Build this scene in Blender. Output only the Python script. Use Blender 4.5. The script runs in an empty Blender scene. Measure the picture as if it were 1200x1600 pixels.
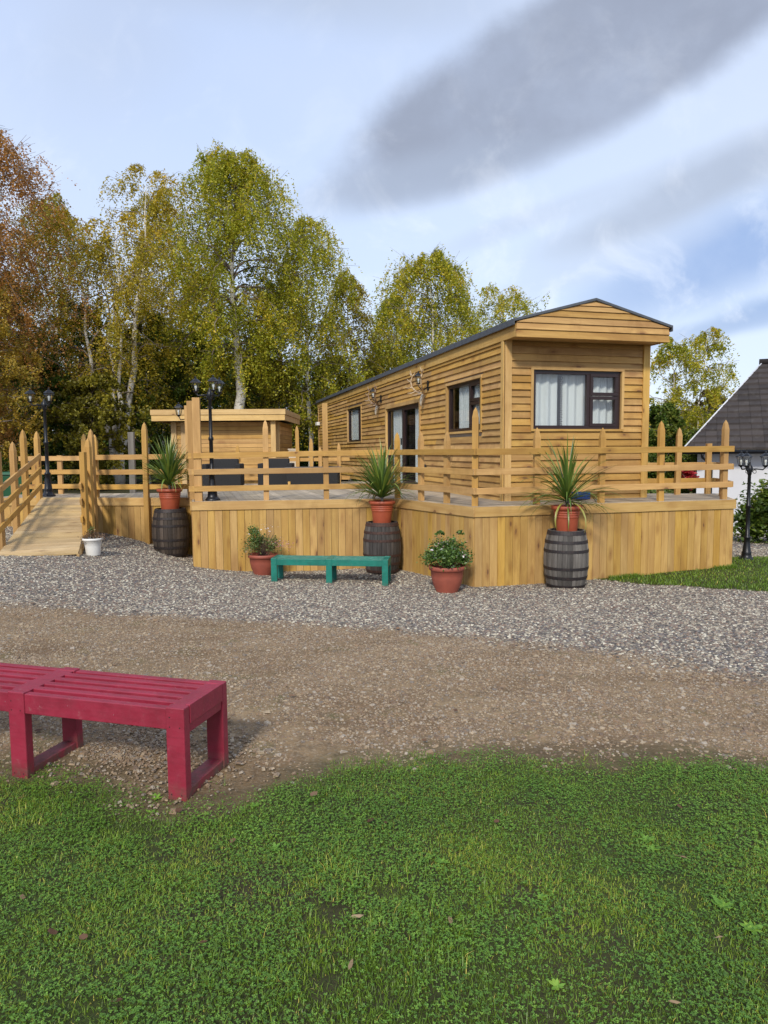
import bpy, math, random
import numpy as np
from mathutils import Vector, Matrix
R = math.radians
S = bpy.context.scene
C = S.collection
# ------------------------------------------------------------------ camera
cam_d = bpy.data.cameras.new("camera")
cam = bpy.data.objects.new("camera", cam_d); C.objects.link(cam)
cam.matrix_world = Matrix.Translation((0, 0, 1.6)) @ Matrix.Rotation(R(90 - 4.896), 4, 'X') @ Matrix.Rotation(R(-0.4), 4, 'Z')
cam_d.sensor_fit = 'VERTICAL'; cam_d.sensor_height = 24.0; cam_d.lens = 24.0 * 1109 / 1600
cam_d.clip_start = .05; cam_d.clip_end = 3000
S.camera = cam
S.render.resolution_x = 768; S.render.resolution_y = 1024
S.view_settings.view_transform = 'Standard'; S.view_settings.look = 'None'
S.view_settings.exposure = 0.5; S.view_settings.gamma = 1
S.view_settings.use_curve_mapping = False
# ------------------------------------------------------------------ world
SUN_EL = 36; SUN_AZ = 192          # azimuth of the sun, clockwise from +Y: behind the camera, a little to its left
W = bpy.data.worlds.new("World"); S.world = W; W.use_nodes = True
nt = W.node_tree; N = nt.nodes; LK = nt.links; N.clear()
def nd(tree, t, **k):
    n = tree.nodes.new(t)
    for a, b in k.items():
        if a.startswith('i_'):
            n.inputs[int(a[2:])].default_value = b
        else: setattr(n, a, b)
    return n
def mth(tree, op, a, b=None, c=None, clamp=False):
    n = tree.nodes.new('ShaderNodeMath'); n.operation = op; n.use_clamp = clamp
    for i, v in enumerate((a, b, c)):
        if v is None: continue
        if isinstance(v, (int, float)): n.inputs[i].default_value = v
        else: tree.links.new(v, n.inputs[i])
    return n.outputs[0]
def mixc(tree, f, a, b, mode='MIX'):
    n = tree.nodes.new('ShaderNodeMix'); n.data_type = 'RGBA'; n.blend_type = mode
    for s, v in ((n.inputs[0], f), (n.inputs[6], a), (n.inputs[7], b)):
        if isinstance(v, (int, float)): s.default_value = v
        elif isinstance(v, tuple): s.default_value = v if len(v) == 4 else v + (1,)
        else: tree.links.new(v, s)
    return n.outputs[2]
def mapr(tree, v, a, b, c=0, d=1, smooth=True):
    n = tree.nodes.new('ShaderNodeMapRange'); n.interpolation_type = 'SMOOTHSTEP' if smooth else 'LINEAR'
    tree.links.new(v, n.inputs[0])
    for i, x in enumerate((a, b, c, d)): n.inputs[i + 1].default_value = x
    return n.outputs[0]
def noise(tree, vec, scale, detail=4, rough=.5, dist=0, out='Fac'):
    n = tree.nodes.new('ShaderNodeTexNoise'); n.inputs['Scale'].default_value = scale
    n.inputs['Detail'].default_value = detail; n.inputs['Roughness'].default_value = rough; n.inputs['Distortion'].default_value = dist
    if vec is not None: tree.links.new(vec, n.inputs['Vector'])
    return n.outputs[out]
sky = nd(nt, 'ShaderNodeTexSky', sky_type='NISHITA', sun_disc=False)
sky.sun_elevation = R(SUN_EL); sky.sun_rotation = R(SUN_AZ); sky.air_density = 1.0; sky.dust_density = 1.2; sky.ozone_density = 1.5
tc = nd(nt, 'ShaderNodeTexCoord'); sp = nd(nt, 'ShaderNodeSeparateXYZ'); LK.new(tc.outputs['Generated'], sp.inputs[0])
ymax = mth(nt, 'MAXIMUM', sp.outputs[1], .12)
u = mth(nt, 'DIVIDE', sp.outputs[0], ymax); v = mth(nt, 'DIVIDE', sp.outputs[2], ymax)
cb = nd(nt, 'ShaderNodeCombineXYZ'); LK.new(u, cb.inputs[0]); LK.new(v, cb.inputs[1])
nz1 = noise(nt, cb.outputs[0], 3.6, 8, .6); nz2 = noise(nt, cb.outputs[0], 1.6, 5, .5, .4)
uw = mth(nt, 'ADD', u, mth(nt, 'MULTIPLY', mth(nt, 'SUBTRACT', nz1, .5), .15))
vw = mth(nt, 'ADD', v, mth(nt, 'MULTIPLY', mth(nt, 'SUBTRACT', nz2, .5), .11))
nz3 = noise(nt, cb.outputs[0], 11, 7, .6)
uw = mth(nt, 'ADD', uw, mth(nt, 'MULTIPLY', mth(nt, 'SUBTRACT', nz3, .5), .07)); vw = mth(nt, 'ADD', vw, mth(nt, 'MULTIPLY', mth(nt, 'SUBTRACT', nz3, .5), .05))
uw2 = mth(nt, 'ADD', u, mth(nt, 'MULTIPLY', mth(nt, 'SUBTRACT', nz1, .5), .08)); vw2 = mth(nt, 'ADD', v, mth(nt, 'MULTIPLY', mth(nt, 'SUBTRACT', nz2, .5), .035))
def cloud(cu, cv, a, b, ang, soft0, soft1, amt):
    ca, sa = math.cos(R(ang)), math.sin(R(ang))
    du = mth(nt, 'SUBTRACT', uw if b > .09 else uw2, cu); dv = mth(nt, 'SUBTRACT', vw if b > .09 else vw2, cv)
    p = mth(nt, 'ADD', mth(nt, 'MULTIPLY', du, ca / a), mth(nt, 'MULTIPLY', dv, sa / a))
    q = mth(nt, 'ADD', mth(nt, 'MULTIPLY', du, -sa / b), mth(nt, 'MULTIPLY', dv, ca / b))
    d = mth(nt, 'SQRT', mth(nt, 'ADD', mth(nt, 'MULTIPLY', p, p), mth(nt, 'MULTIPLY', q, q)))
    return mapr(nt, d, soft0, soft1, amt, 0)
front = mapr(nt, sp.outputs[1], .1, .25)
base = mixc(nt, mapr(nt, v, .0, .75), (.58, .68, .84), (.46, .56, .79))
base = mixc(nt, mapr(nt, u, -.1, .55, 0, .55), base, (.62, .69, .82))
base = mixc(nt, mapr(nt, nz2, .35, .7, 0, .5), base, (.60, .67, .81))
col = mixc(nt, .82, sky.outputs[0], base)
skyc = nd(nt, 'ShaderNodeVectorMath', operation='SCALE'); LK.new(sky.outputs[0], skyc.inputs[0]); skyc.inputs['Scale'].default_value = .1
col = mixc(nt, .80, skyc.outputs[0], base)
CL = [(.30, .54, .44, .115, 27, .68, 1.04, .95, (.245, .28, .365)), (.06, .37, .17, .034, 13, .3, 1.5, .85, (.31, .365, .475)),
      (-.10, .62, .28, .055, -6, .2, 1.5, .75, (.36, .42, .53)), (-.36, .56, .12, .10, 40, .2, 1.6, .35, (.38, .44, .56)), (-.30, .66, .2, .04, 10, .2, 1.5, .5, (.40, .46, .58)),
      (.43, .355, .23, .040, 24, .35, 1.4, .85, (.33, .385, .49)), (.50, .275, .26, .065, 22, .3, 1.35, .9, (.235, .345, .58)),
      (.56, .195, .12, .022, 15, .3, 1.5, .9, (.22, .33, .55)), (.42, .155, .12, .012, 12, .3, 1.7, .8, (.33, .43, .62)), (.25, .33, .18, .016, 20, .3, 1.6, .5, (.40, .47, .6)), (.30, .25, .2, .02, 18, .3, 1.6, .4, (.42, .5, .66))]
for a in CL:
    m = mth(nt, 'MULTIPLY', cloud(*a[:8]), front)
    m = mth(nt, 'MULTIPLY', m, mapr(nt, nz1, .25, .6, .72, 1.0))
    col = mixc(nt, m, col, a[8])
wisp = noise(nt, cb.outputs[0], 9, 6, .6, .5)
col = mixc(nt, mth(nt, 'MULTIPLY', mapr(nt, wisp, .48, .72, 0, .42), mapr(nt, v, .5, .1, .2, 1)), col, (.80, .84, .90))
bg = nd(nt, 'ShaderNodeBackground'); LK.new(col, bg.inputs[0]); bg.inputs[1].default_value = 1.0
wo = nd(nt, 'ShaderNodeOutputWorld'); LK.new(bg.outputs[0], wo.inputs[0])
# ------------------------------------------------------------------ sun
sd = bpy.data.lights.new("sun", 'SUN'); sd.energy = 2.2; sd.angle = R(8); sd.color = (1, .93, .82)
so = bpy.data.objects.new("sun", sd); C.objects.link(so)
tosun = Vector((math.sin(R(SUN_AZ)) * math.cos(R(SUN_EL)), math.cos(R(SUN_AZ)) * math.cos(R(SUN_EL)), math.sin(R(SUN_EL))))
so.rotation_euler = tosun.to_track_quat('Z', 'Y').to_euler(); so.location = (0, 0, 30)

# ------------------------------------------------------------------ object helpers
def tag(o, label=None, cat=None, group=None, kind=None):
    if label: o['label'] = label
    if cat: o['category'] = cat
    if group: o['group'] = group
    if kind: o['kind'] = kind
    return o
def empty(name, loc=(0, 0, 0), label=None, cat=None, group=None, rz=0):
    o = bpy.data.objects.new(name, None); C.objects.link(o); o.location = loc; o.rotation_euler = (0, 0, rz)
    o.empty_display_size = .1
    return tag(o, label, cat, group)
def copy_tree(o, parent=None):
    c = o.copy(); C.objects.link(c); c.parent = parent
    for ch in list(o.children): copy_tree(ch, c)
    return c
_rs = np.random.RandomState(11)
class MB:
    def __init__(s): s.v = []; s.f = []; s.gc = []; s.rn = []; s.sm = []
    def add(s, vs, fs, gc=None, rn=None, sm=False):
        k = len(s.v); vs = [tuple(p) for p in vs]; s.v += vs
        s.f += [tuple(i + k for i in f) for f in fs]; s.sm += [sm] * len(fs)
        s.gc += [tuple(p) for p in (gc if gc is not None else vs)]
        r = rn if rn is not None else _rs.rand()
        s.rn += [r] * len(vs)
    def box(s, o, ax, ay, az, rn=None):
        """box from corner o along the edge vectors; ax is the grain direction"""
        o, ax, ay, az = (Vector(q) for q in (o, ax, ay, az))
        lx, ly, lz = ax.length, ay.length, az.length
        off = _rs.rand(3) * 40
        vs = []; gc = []
        for k in (0, 1):
            for j in (0, 1):
                for i in (0, 1):
                    vs.append(o + ax * i + ay * j + az * k); gc.append((off[0] + lx * i, off[1] + ly * j, off[2] + lz * k))
        s.add(vs, [(0, 2, 3, 1), (4, 5, 7, 6), (0, 1, 5, 4), (2, 6, 7, 3), (0, 4, 6, 2), (1, 3, 7, 5)], gc, rn)
    def cbox(s, c, sx, sy, sz, long=0, rn=None):
        """axis aligned box from its centre; long = axis of the grain"""
        d = [Vector((sx, 0, 0)), Vector((0, sy, 0)), Vector((0, 0, sz))]
        o = Vector(c) - (d[0] + d[1] + d[2]) / 2
        a = [d[long]] + [d[i] for i in ((1, 2) if long == 0 else (2, 0) if long == 1 else (0, 1))]
        s.box(o, a[0], a[1], a[2], rn)
    def beam(s, p, q, w, t, side, rn=None, ext=0):
        """beam p->q; t thick along 'side', w across"""
        p, q = Vector(p), Vector(q); d = (q - p); L = d.length; d.normalize()
        p = p - d * ext; q = q + d * ext
        sd_ = Vector(side); sd_ = (sd_ - d * sd_.dot(d)).normalized(); up = d.cross(sd_).normalized()
        s.box(p - sd_ * t / 2 - up * w / 2, q - p, sd_ * t, up * w, rn)
    def lathe(s, prof, n=24, c=(0, 0, 0), cap=True, sm=True, rn=None, wob=0):
        vs = []; fs = []
        for (r, z) in prof:
            for i in range(n):
                a = 2 * math.pi * i / n
                vs.append((c[0] + r * math.cos(a), c[1] + r * math.sin(a), c[2] + z))
        for j in range(len(prof) - 1):
            for i in range(n):
                fs.append((j * n + i, j * n + (i + 1) % n, (j + 1) * n + (i + 1) % n, (j + 1) * n + i))
        s.add(vs, fs, None, rn, sm)
        if cap:
            s.add([vs[i] for i in range(n)], [tuple(range(n - 1, -1, -1))], None, rn)
            s.add(vs[-n:], [tuple(range(n))], None, rn)
    def tube(s, pts, rad, n=6, rn=None, gcl=False):
        pts = [Vector(p) for p in pts]; vs = []; fs = []; gc = []; ln = 0
        off = _rs.rand() * 30
        for k, p in enumerate(pts):
            d = (pts[min(k + 1, len(pts) - 1)] - pts[max(k - 1, 0)]).normalized()
            a = d.orthogonal().normalized() if k == 0 else (a - d * a.dot(d)).normalized()
            b = d.cross(a)
            if k: ln += (p - pts[k - 1]).length
            r = rad[k] if isinstance(rad, (list, tuple)) else rad
            for i in range(n):
                t = 2 * math.pi * i / n; w_ = a * math.cos(t) + b * math.sin(t)
                vs.append(p + w_ * r); gc.append((ln + off, math.cos(t) * r, math.sin(t) * r))
        for k in range(len(pts) - 1):
            for i in range(n):
                fs.append((k * n + i, k * n + (i + 1) % n, (k + 1) * n + (i + 1) % n, (k + 1) * n + i))
        fs.append(tuple(range(n - 1, -1, -1))); fs.append(tuple((len(pts) - 1) * n + i for i in range(n)))
        s.add(vs, fs, gc, rn, True)
    def build(s, name, m, parent=None, bevel=0, loc=None):
        me = bpy.data.meshes.new(name); me.from_pydata([tuple(p) for p in s.v], [], s.f)
        me.polygons.foreach_set('use_smooth', s.sm)
        a = me.attributes.new('gc', 'FLOAT_VECTOR', 'POINT'); a.data.foreach_set('vector', np.array(s.gc, dtype=np.float32).ravel())
        a = me.attributes.new('rnd', 'FLOAT', 'POINT'); a.data.foreach_set('value', np.array(s.rn, dtype=np.float32))
        me.materials.append(m); me.update()
        o = bpy.data.objects.new(name, me); C.objects.link(o)
        if parent: o.parent = parent
        if loc: o.location = loc
        if bevel:
            b = o.modifiers.new('bevel', 'BEVEL'); b.width = bevel; b.segments = 2; b.limit_method = 'ANGLE'; b.angle_limit = R(40)
            b.harden_normals = False
        return o
def npmesh(name, V, F, m, parent=None, rnd=None, smooth=False, vec=None):
    """V (n,3), F (m,k) with constant k"""
    me = bpy.data.meshes.new(name); n, k = len(F), F.shape[1]
    me.vertices.add(len(V)); me.vertices.foreach_set('co', V.astype(np.float32).ravel())
    me.loops.add(n * k); me.loops.foreach_set('vertex_index', F.astype(np.int32).ravel())
    me.polygons.add(n); me.polygons.foreach_set('loop_start', np.arange(0, n * k, k, dtype=np.int32))
    me.polygons.foreach_set('loop_total', np.full(n, k, dtype=np.int32))
    me.polygons.foreach_set('use_smooth', np.full(n, smooth))
    if rnd is not None:
        a = me.attributes.new('rnd', 'FLOAT', 'POINT'); a.data.foreach_set('value', rnd.astype(np.float32))
    if vec is not None:
        a = me.attributes.new('gc', 'FLOAT_VECTOR', 'POINT'); a.data.foreach_set('vector', vec.astype(np.float32).ravel())
    me.update(calc_edges=True); me.materials.append(m)
    o = bpy.data.objects.new(name, me); C.objects.link(o)
    if parent: o.parent = parent
    return o
# ------------------------------------------------------------------ materials
def newmat(name):
    m = bpy.data.materials.new(name); m.use_nodes = True; t = m.node_tree; t.nodes.clear()
    out = t.nodes.new('ShaderNodeOutputMaterial'); p = t.nodes.new('ShaderNodeBsdfPrincipled'); t.links.new(p.outputs[0], out.inputs[0])
    return m, t, p, out
def attr(t, name): n = t.nodes.new('ShaderNodeAttribute'); n.attribute_name = name; return n
def bump(t, p, h, s=.3, d=.01):
    b = t.nodes.new('ShaderNodeBump'); b.inputs['Strength'].default_value = s; b.inputs['Distance'].default_value = d
    t.links.new(h, b.inputs['Height']); t.links.new(b.outputs[0], p.inputs['Normal'])
def scalev(t, vec, s):
    n = t.nodes.new('ShaderNodeVectorMath'); n.operation = 'MULTIPLY'; t.links.new(vec, n.inputs[0]); n.inputs[1].default_value = s
    return n.outputs[0]
def wood(name, c1, c2, dark, knot=(.16, .07, .025), vari=.35, knots=1.0, rough=.65, grey=None, stain=.45):
    m, t, p, _ = newmat(name)
    g = attr(t, 'gc').outputs['Vector']; r = attr(t, 'rnd').outputs['Fac']
    n1 = noise(t, scalev(t, g, (1.2, 22, 22)), 1, 5, .6, .8)      # streaky grain
    n2 = noise(t, scalev(t, g, (.8, 5, 5)), 1, 3, .5, .5)          # broad tone
    n3 = noise(t, scalev(t, g, (6, 120, 120)), 1, 2, .5)
    rr = mth(t, 'FRACT', mth(t, 'MULTIPLY', r, 7.31))
    col = mixc(t, mapr(t, n1, .3, .7), c1, c2)
    col = mixc(t, mapr(t, n2, .35, .75, 0, .6), col, dark)
    col = mixc(t, mapr(t, n3, .35, .8, 0, .3), col, dark)
    vo = t.nodes.new('ShaderNodeTexVoronoi'); vo.inputs['Scale'].default_value = 1; vo.inputs['Randomness'].default_value = .9
    wv = t.nodes.new('ShaderNodeVectorMath'); wv.operation = 'ADD'; t.links.new(scalev(t, g, (2.2, 7, 4)), wv.inputs[0])
    t.links.new(scalev(t, noise(t, g, 14, 2, .5, 0, 'Color'), (.15, .15, .15)), wv.inputs[1]); t.links.new(wv.outputs[0], vo.inputs['Vector'])
    rare = mth(t, 'GREATER_THAN', mth(t, 'FRACT', mth(t, 'MULTIPLY', vo.outputs['Color'], 3.7)), .35)
    kd = vo.outputs['Distance']
    halo = mth(t, 'MULTIPLY', mapr(t, kd, .12, .40, .75 * knots, 0), rare); core = mth(t, 'MULTIPLY', mapr(t, kd, .08, .14, .95 * knots, 0), rare)
    col = mixc(t, halo, col, dark); col = mixc(t, core, col, knot)
    hs = t.nodes.new('ShaderNodeHueSaturation'); t.links.new(col, hs.inputs['Color'])
    t.links.new(mapr(t, r, 0, 1, 1 - vari, 1 + vari * .6, False), hs.inputs['Value'])
    t.links.new(mapr(t, rr, 0, 1, .4972, .5022, False), hs.inputs['Hue'])
    t.links.new(mapr(t, rr, 0, 1, .93, 1.06, False), hs.inputs['Saturation'])
    col = hs.outputs[0]
    if stain:
        geo = t.nodes.new('ShaderNodeNewGeometry')
        st = noise(t, scalev(t, geo.outputs['Position'], (2.2, 2.2, .9)), 1, 6, .65, .4)
        col = mixc(t, mapr(t, st, .46, .72, 0, stain), col, tuple(q * .75 for q in dark))
    if grey:
        geo = t.nodes.new('ShaderNodeNewGeometry')
        w_ = noise(t, geo.outputs['Position'], 1.7, 4, .6)
        col = mixc(t, mapr(t, w_, .4, .7, 0, grey), col, (.26, .235, .20))
    t.links.new(col, p.inputs['Base Color']); p.inputs['Roughness'].default_value = rough
    bump(t, p, n1, .35, .004)
    return m
def plain(name, c, rough=.5, metal=0, nscale=8, namt=.25, c2=None, bmp=.1, spec=None, bs=60):
    m, t, p, _ = newmat(name)
    tcn = t.nodes.new('ShaderNodeTexCoord'); n_ = noise(t, tcn.outputs['Object'], nscale, 6, .6)
    c2 = c2 or tuple(x * .55 for x in c)
    col = mixc(t, mapr(t, n_, .35, .75, 0, namt * 2 if namt < .5 else 1), c, c2)
    t.links.new(col, p.inputs['Base Color']); p.inputs['Roughness'].default_value = rough; p.inputs['Metallic'].default_value = metal
    if spec is not None: p.inputs['Specular IOR Level'].default_value = spec
    if bmp: bump(t, p, noise(t, tcn.outputs['Object'], bs, 4, .6), bmp, .004)
    return m
def leafmat(name, cols, trans=.42, gloss=.03):
    """cols: list of (pos, rgb) looked up by the leaf's own random value"""
    m, t, p, out = newmat(name); t.nodes.remove(p)
    r = attr(t, 'rnd').outputs['Fac']; cr = t.nodes.new('ShaderNodeValToRGB'); t.links.new(r, cr.inputs[0])
    e = cr.color_ramp.elements
    while len(e) < len(cols): e.new(.5)
    for k, (pos, c) in enumerate(cols): e[k].position = pos; e[k].color = c + (1,)
    d = t.nodes.new('ShaderNodeBsdfDiffuse'); tr = t.nodes.new('ShaderNodeBsdfTranslucent'); gl = t.nodes.new('ShaderNodeBsdfGlossy')
    gl.inputs['Roughness'].default_value = .45
    mx = t.nodes.new('ShaderNodeMixShader'); mx.inputs[0].default_value = trans; mx2 = t.nodes.new('ShaderNodeMixShader'); mx2.inputs[0].default_value = gloss
    t.links.new(cr.outputs[0], d.inputs[0]); t.links.new(cr.outputs[0], tr.inputs[0])
    t.links.new(d.outputs[0], mx.inputs[1]); t.links.new(tr.outputs[0], mx.inputs[2])
    t.links.new(mx.outputs[0], mx2.inputs[1]); t.links.new(gl.outputs[0], mx2.inputs[2]); t.links.new(mx2.outputs[0], out.inputs[0])
    return m
def glassmat(name, tint=(.9, .95, .97), refl=.25):
    m, t, p, out = newmat(name); t.nodes.remove(p)
    tr = t.nodes.new('ShaderNodeBsdfTransparent'); tr.inputs[0].default_value = tint + (1,)
    gl = t.nodes.new('ShaderNodeBsdfGlossy'); gl.inputs['Roughness'].default_value = .02
    fr = t.nodes.new('ShaderNodeFresnel'); fr.inputs[0].default_value = 1.5
    gg = t.nodes.new('ShaderNodeNewGeometry'); f = mth(t, 'MULTIPLY', mth(t, 'ADD', mth(t, 'MULTIPLY', fr.outputs[0], 1.1), refl * .35, clamp=True), mth(t, 'SUBTRACT', 1, gg.outputs['Backfacing']))
    mx = t.nodes.new('ShaderNodeMixShader'); t.links.new(f, mx.inputs[0]); t.links.new(tr.outputs[0], mx.inputs[1]); t.links.new(gl.outputs[0], mx.inputs[2])
    t.links.new(mx.outputs[0], out.inputs[0]); return m

M = {}
M['clad'] = wood('cladding_pine', (.61, .375, .112), (.50, .29, .076), (.31, .145, .034), vari=.22, knots=1)
M['trim'] = wood('trim_pine', (.64, .42, .15), (.55, .335, .10), (.40, .215, .06), vari=.15, knots=.8)
M['skirt'] = wood('skirt_pine', (.58, .365, .105), (.49, .29, .074), (.31, .155, .038), vari=.14, knots=1)
M['fence'] = wood('fence_pine', (.59, .355, .105), (.50, .28, .072), (.34, .175, .045), vari=.2, knots=.9)
M['pale'] = wood('pale_pine', (.66, .46, .20), (.57, .37, .14), (.42, .25, .09), vari=.15, knots=.7)
M['ramp'] = wood('ramp_pine', (.60, .44, .22), (.52, .36, .16), (.36, .235, .10), vari=.2, knots=.7)
M['deckb'] = wood('deck_boards', (.54, .45, .32), (.46, .375, .26), (.33, .26, .175), vari=.2, knots=.5, grey=.25)
M['oldwood'] = wood('weathered_wood', (.22, .20, .17), (.15, .135, .11), (.08, .07, .06), vari=.3, knots=.4, knot=(.05, .04, .03))
M['barrelgrey'] = wood('barrel_oak_grey', (.235, .215, .19), (.135, .12, .105), (.035, .03, .026), vari=.5, knots=.2, rough=.75, knot=(.02, .02, .02))
M['barrelmid'] = wood('barrel_oak_char', (.115, .10, .088), (.06, .05, .043), (.018, .016, .015), vari=.5, knots=.2, rough=.75, knot=(.01, .01, .01))
M['barrelbrown'] = wood('barrel_oak_brown', (.085, .062, .045), (.048, .034, .025), (.016, .012, .009), vari=.5, knots=.2, rough=.75, knot=(.01, .01, .01))
M['hooprust'] = plain('rusty_hoop', (.045, .026, .022), .7, .3, 30, .4, (.10, .045, .03))
M['hoopdark'] = plain('dark_hoop', (.022, .02, .021), .6, .3, 30, .3, (.06, .035, .03))
M['terra'] = plain('terracotta_plastic', (.37, .078, .034), .5, 0, 6, .3, (.29, .060, .028), .12)
M['terra2'] = plain('faded_terracotta', (.33, .085, .052), .6, 0, 9, .4, (.25, .065, .042), .2)
M['white'] = plain('white_plastic', (.74, .73, .69), .45, 0, 5, .2, (.6, .58, .52), .05)
M['soil'] = plain('potting_soil', (.03, .02, .014), .95, 0, 40, .3, None, .8, bs=90)
M['roof'] = plain('grey_roof_felt', (.085, .095, .11), .75, 0, 12, .3, None, .5, bs=150)
M['frame'] = plain('dark_brown_frame', (.028, .014, .013), .35, 0, 9, .2, None, .05)
M['dark'] = plain('dark_interior', (.02, .017, .014), .9, 0, 4, .2)
M['room'] = plain('room_lining', (.30, .25, .19), .9, 0, 4, .2)
M['black'] = plain('black_cast_metal', (.012, .013, .016), .38, .35, 20, .3, (.022, .024, .028), .1)
M['glass'] = glassmat('window_glass', (.96, .98, .98), .22)
M['lglass'] = glassmat('lantern_glass', (.92, .95, .96), .3)
M['bulb'] = plain('white_bulb', (.75, .74, .70), .3, 0, 3, .05)
M['bone'] = plain('antler_bone', (.62, .48, .30), .6, 0, 14, .5, (.22, .13, .07), .3)
M['skull'] = plain('skull_bone', (.50, .45, .36), .6, 0, 25, .3, (.4, .33, .24), .3)
M['redp'] = plain('raspberry_plastic', (.27, .022, .056), .40, 0, 5, .45, (.18, .016, .036), .35, bs=110)
M['teal'] = plain('teal_plastic', (.006, .17, .125), .42, 0, 7, .35, (.005, .125, .092), .3, bs=110)
def benchmat(name, c, c2):
    m, t, p, _ = newmat(name); tcn = t.nodes.new('ShaderNodeTexCoord'); ob = tcn.outputs['Object']; sx = t.nodes.new('ShaderNodeSeparateXYZ'); t.links.new(ob, sx.inputs[0])
    n1 = noise(t, ob, 5, 6, .6); n2 = noise(t, scalev(t, ob, (6, 60, 60)), 1, 4, .6); n3 = noise(t, ob, 55, 4, .6); n4 = noise(t, ob, 17, 6, .7)
    col = mixc(t, mapr(t, n1, .35, .7, 0, .8), c, c2); col = mixc(t, mapr(t, n2, .45, .75, 0, .3), col, tuple(q * .6 for q in c2))
    col = mixc(t, mapr(t, n4, .60, .72, 0, .35), col, (.30, .24, .20))                         # dusty marks
    col = mixc(t, mapr(t, n3, .70, .76, 0, .6), col, (.45, .36, .36))                           # small scuffs
    low = mapr(t, sx.outputs[2], .0, .11, 1, 0); col = mixc(t, mth(t, 'MULTIPLY', low, mapr(t, n4, .35, .6, .1, .85)), col, (.10, .075, .05))   # soil splashed on the feet
    t.links.new(col, p.inputs['Base Color']); t.links.new(mapr(t, n4, .3, .7, .36, .6), p.inputs['Roughness']); bump(t, p, mth(t, 'ADD', n3, mth(t, 'MULTIPLY', n2, .8)), .3, .003); return m
M['redp'] = benchmat('raspberry_plastic', (.30, .022, .048), (.195, .015, .030)); M['teal'] = benchmat('teal_plastic', (.008, .19, .14), (.005, .125, .092))
M['screw'] = plain('screw_hole', (.015, .008, .008), .7, 0, 5, .1)
M['rattan'] = plain('dark_rattan', (.009, .009, .010), .8, 0, 60, .4, (.018, .018, .020), .8, bs=120)
M['cushion'] = plain('charcoal_cushion', (.02, .021, .025), .9, 0, 9, .3, None, .4)
M['greybrd'] = plain('grey_table_top', (.10, .095, .09), .5, 0, 12, .3)
M['bin'] = plain('green_bin_plastic', (.012, .085, .035), .45, 0, 6, .3, (.009, .06, .026), .1)
M['wall'] = plain('white_render', (.66, .67, .70), .85, 0, 2.5, .25, (.56, .57, .60), .4, bs=90)
M['cream'] = plain('cream_board', (.60, .52, .40), .7, 0, 4, .2)
M['blue'] = plain('blue_plastic', (.01, .06, .30), .4, 0, 9, .2)
M['rock'] = plain('grey_stone', (.22, .21, .20), .9, 0, 9, .4, (.12, .11, .10), .8, bs=30)

def curtain_mat():
    m, t, p, out = newmat('net_curtain')
    tcn = t.nodes.new('ShaderNodeTexCoord'); n_ = noise(t, scalev(t, tcn.outputs['Object'], (14, 14, .7)), 1, 4, .5)
    t.links.new(mixc(t, n_, (.52, .54, .53), (.70, .71, .70)), p.inputs['Base Color']); p.inputs['Roughness'].default_value = .9
    return m
M['curtain'] = curtain_mat()
def bark_mat():
    m, t, p, out = newmat('birch_bark'); g = attr(t, 'gc').outputs['Vector']
    n1 = noise(t, scalev(t, g, (14, 5, 5)), 1, 5, .65, .6); n2 = noise(t, scalev(t, g, (.7, 2, 2)), 1, 4, .6)
    col = mixc(t, mapr(t, n1, .56, .64), (.72, .68, .60), (.085, .07, .055))
    col = mixc(t, mapr(t, n2, .45, .72, 0, .6), col, (.22, .18, .13))
    t.links.new(col, p.inputs['Base Color']); p.inputs['Roughness'].default_value = .85; bump(t, p, n1, .5, .02); return m
M['birch'] = bark_mat()
M['twig'] = plain('brown_twig', (.10, .07, .055), .9, 0, 4, .3)
M['pbranch'] = plain('pale_limb', (.26, .21, .17), .9, 0, 4, .5, (.12, .09, .07))
M['darkbark'] = plain('dark_bark', (.06, .045, .035), .9, 0, 4, .3)
def ramp5(a, b, c, d, e): return [(0, a), (.25, b), (.5, c), (.75, d), (1, e)]
M['lf_green'] = leafmat('leaf_birch_green', ramp5((0.115, 0.151, 0.013), (0.272, 0.303, 0.022), (0.426, 0.430, 0.031), (0.633, 0.518, 0.044), (0.800, 0.557, 0.056)))
M['lf_gold'] = leafmat('leaf_birch_gold', ramp5((0.143, 0.129, 0.016), (0.295, 0.269, 0.026), (0.458, 0.374, 0.031), (0.692, 0.503, 0.044), (0.800, 0.537, 0.062)))
M['lf_rust'] = leafmat('leaf_birch_rust', ramp5((0.161, 0.083, 0.034), (0.291, 0.155, 0.044), (0.430, 0.220, 0.059), (0.603, 0.291, 0.062), (0.731, 0.396, 0.084)))
M['lf_yell'] = leafmat('leaf_yellow', ramp5((0.145, 0.119, 0.014), (0.266, 0.211, 0.024), (0.411, 0.290, 0.034), (0.531, 0.343, 0.041), (0.628, 0.396, 0.048)))
M['lf_dark'] = leafmat('leaf_dark', ramp5((0.023, 0.048, 0.010), (0.042, 0.083, 0.012), (0.066, 0.121, 0.015), (0.112, 0.163, 0.022), (0.195, 0.211, 0.028)), .2)
M['lf_mid'] = leafmat('leaf_mid_green', ramp5((0.041, 0.074, 0.013), (0.073, 0.126, 0.017), (0.119, 0.186, 0.024), (0.181, 0.251, 0.031), (0.295, 0.295, 0.040)))
M['lf_pot'] = leafmat('leaf_pot_plant', ramp5((0.030, 0.075, 0.012), (0.054, 0.115, 0.018), (0.084, 0.172, 0.025), (0.144, 0.241, 0.040), (0.240, 0.310, 0.060)), .25, .08)
M['lf_pale'] = leafmat('leaf_pot_pale', ramp5((.05, .085, .02), (.09, .13, .03), (.13, .18, .045), (.19, .22, .07), (.26, .20, .12)), .25)
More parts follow.
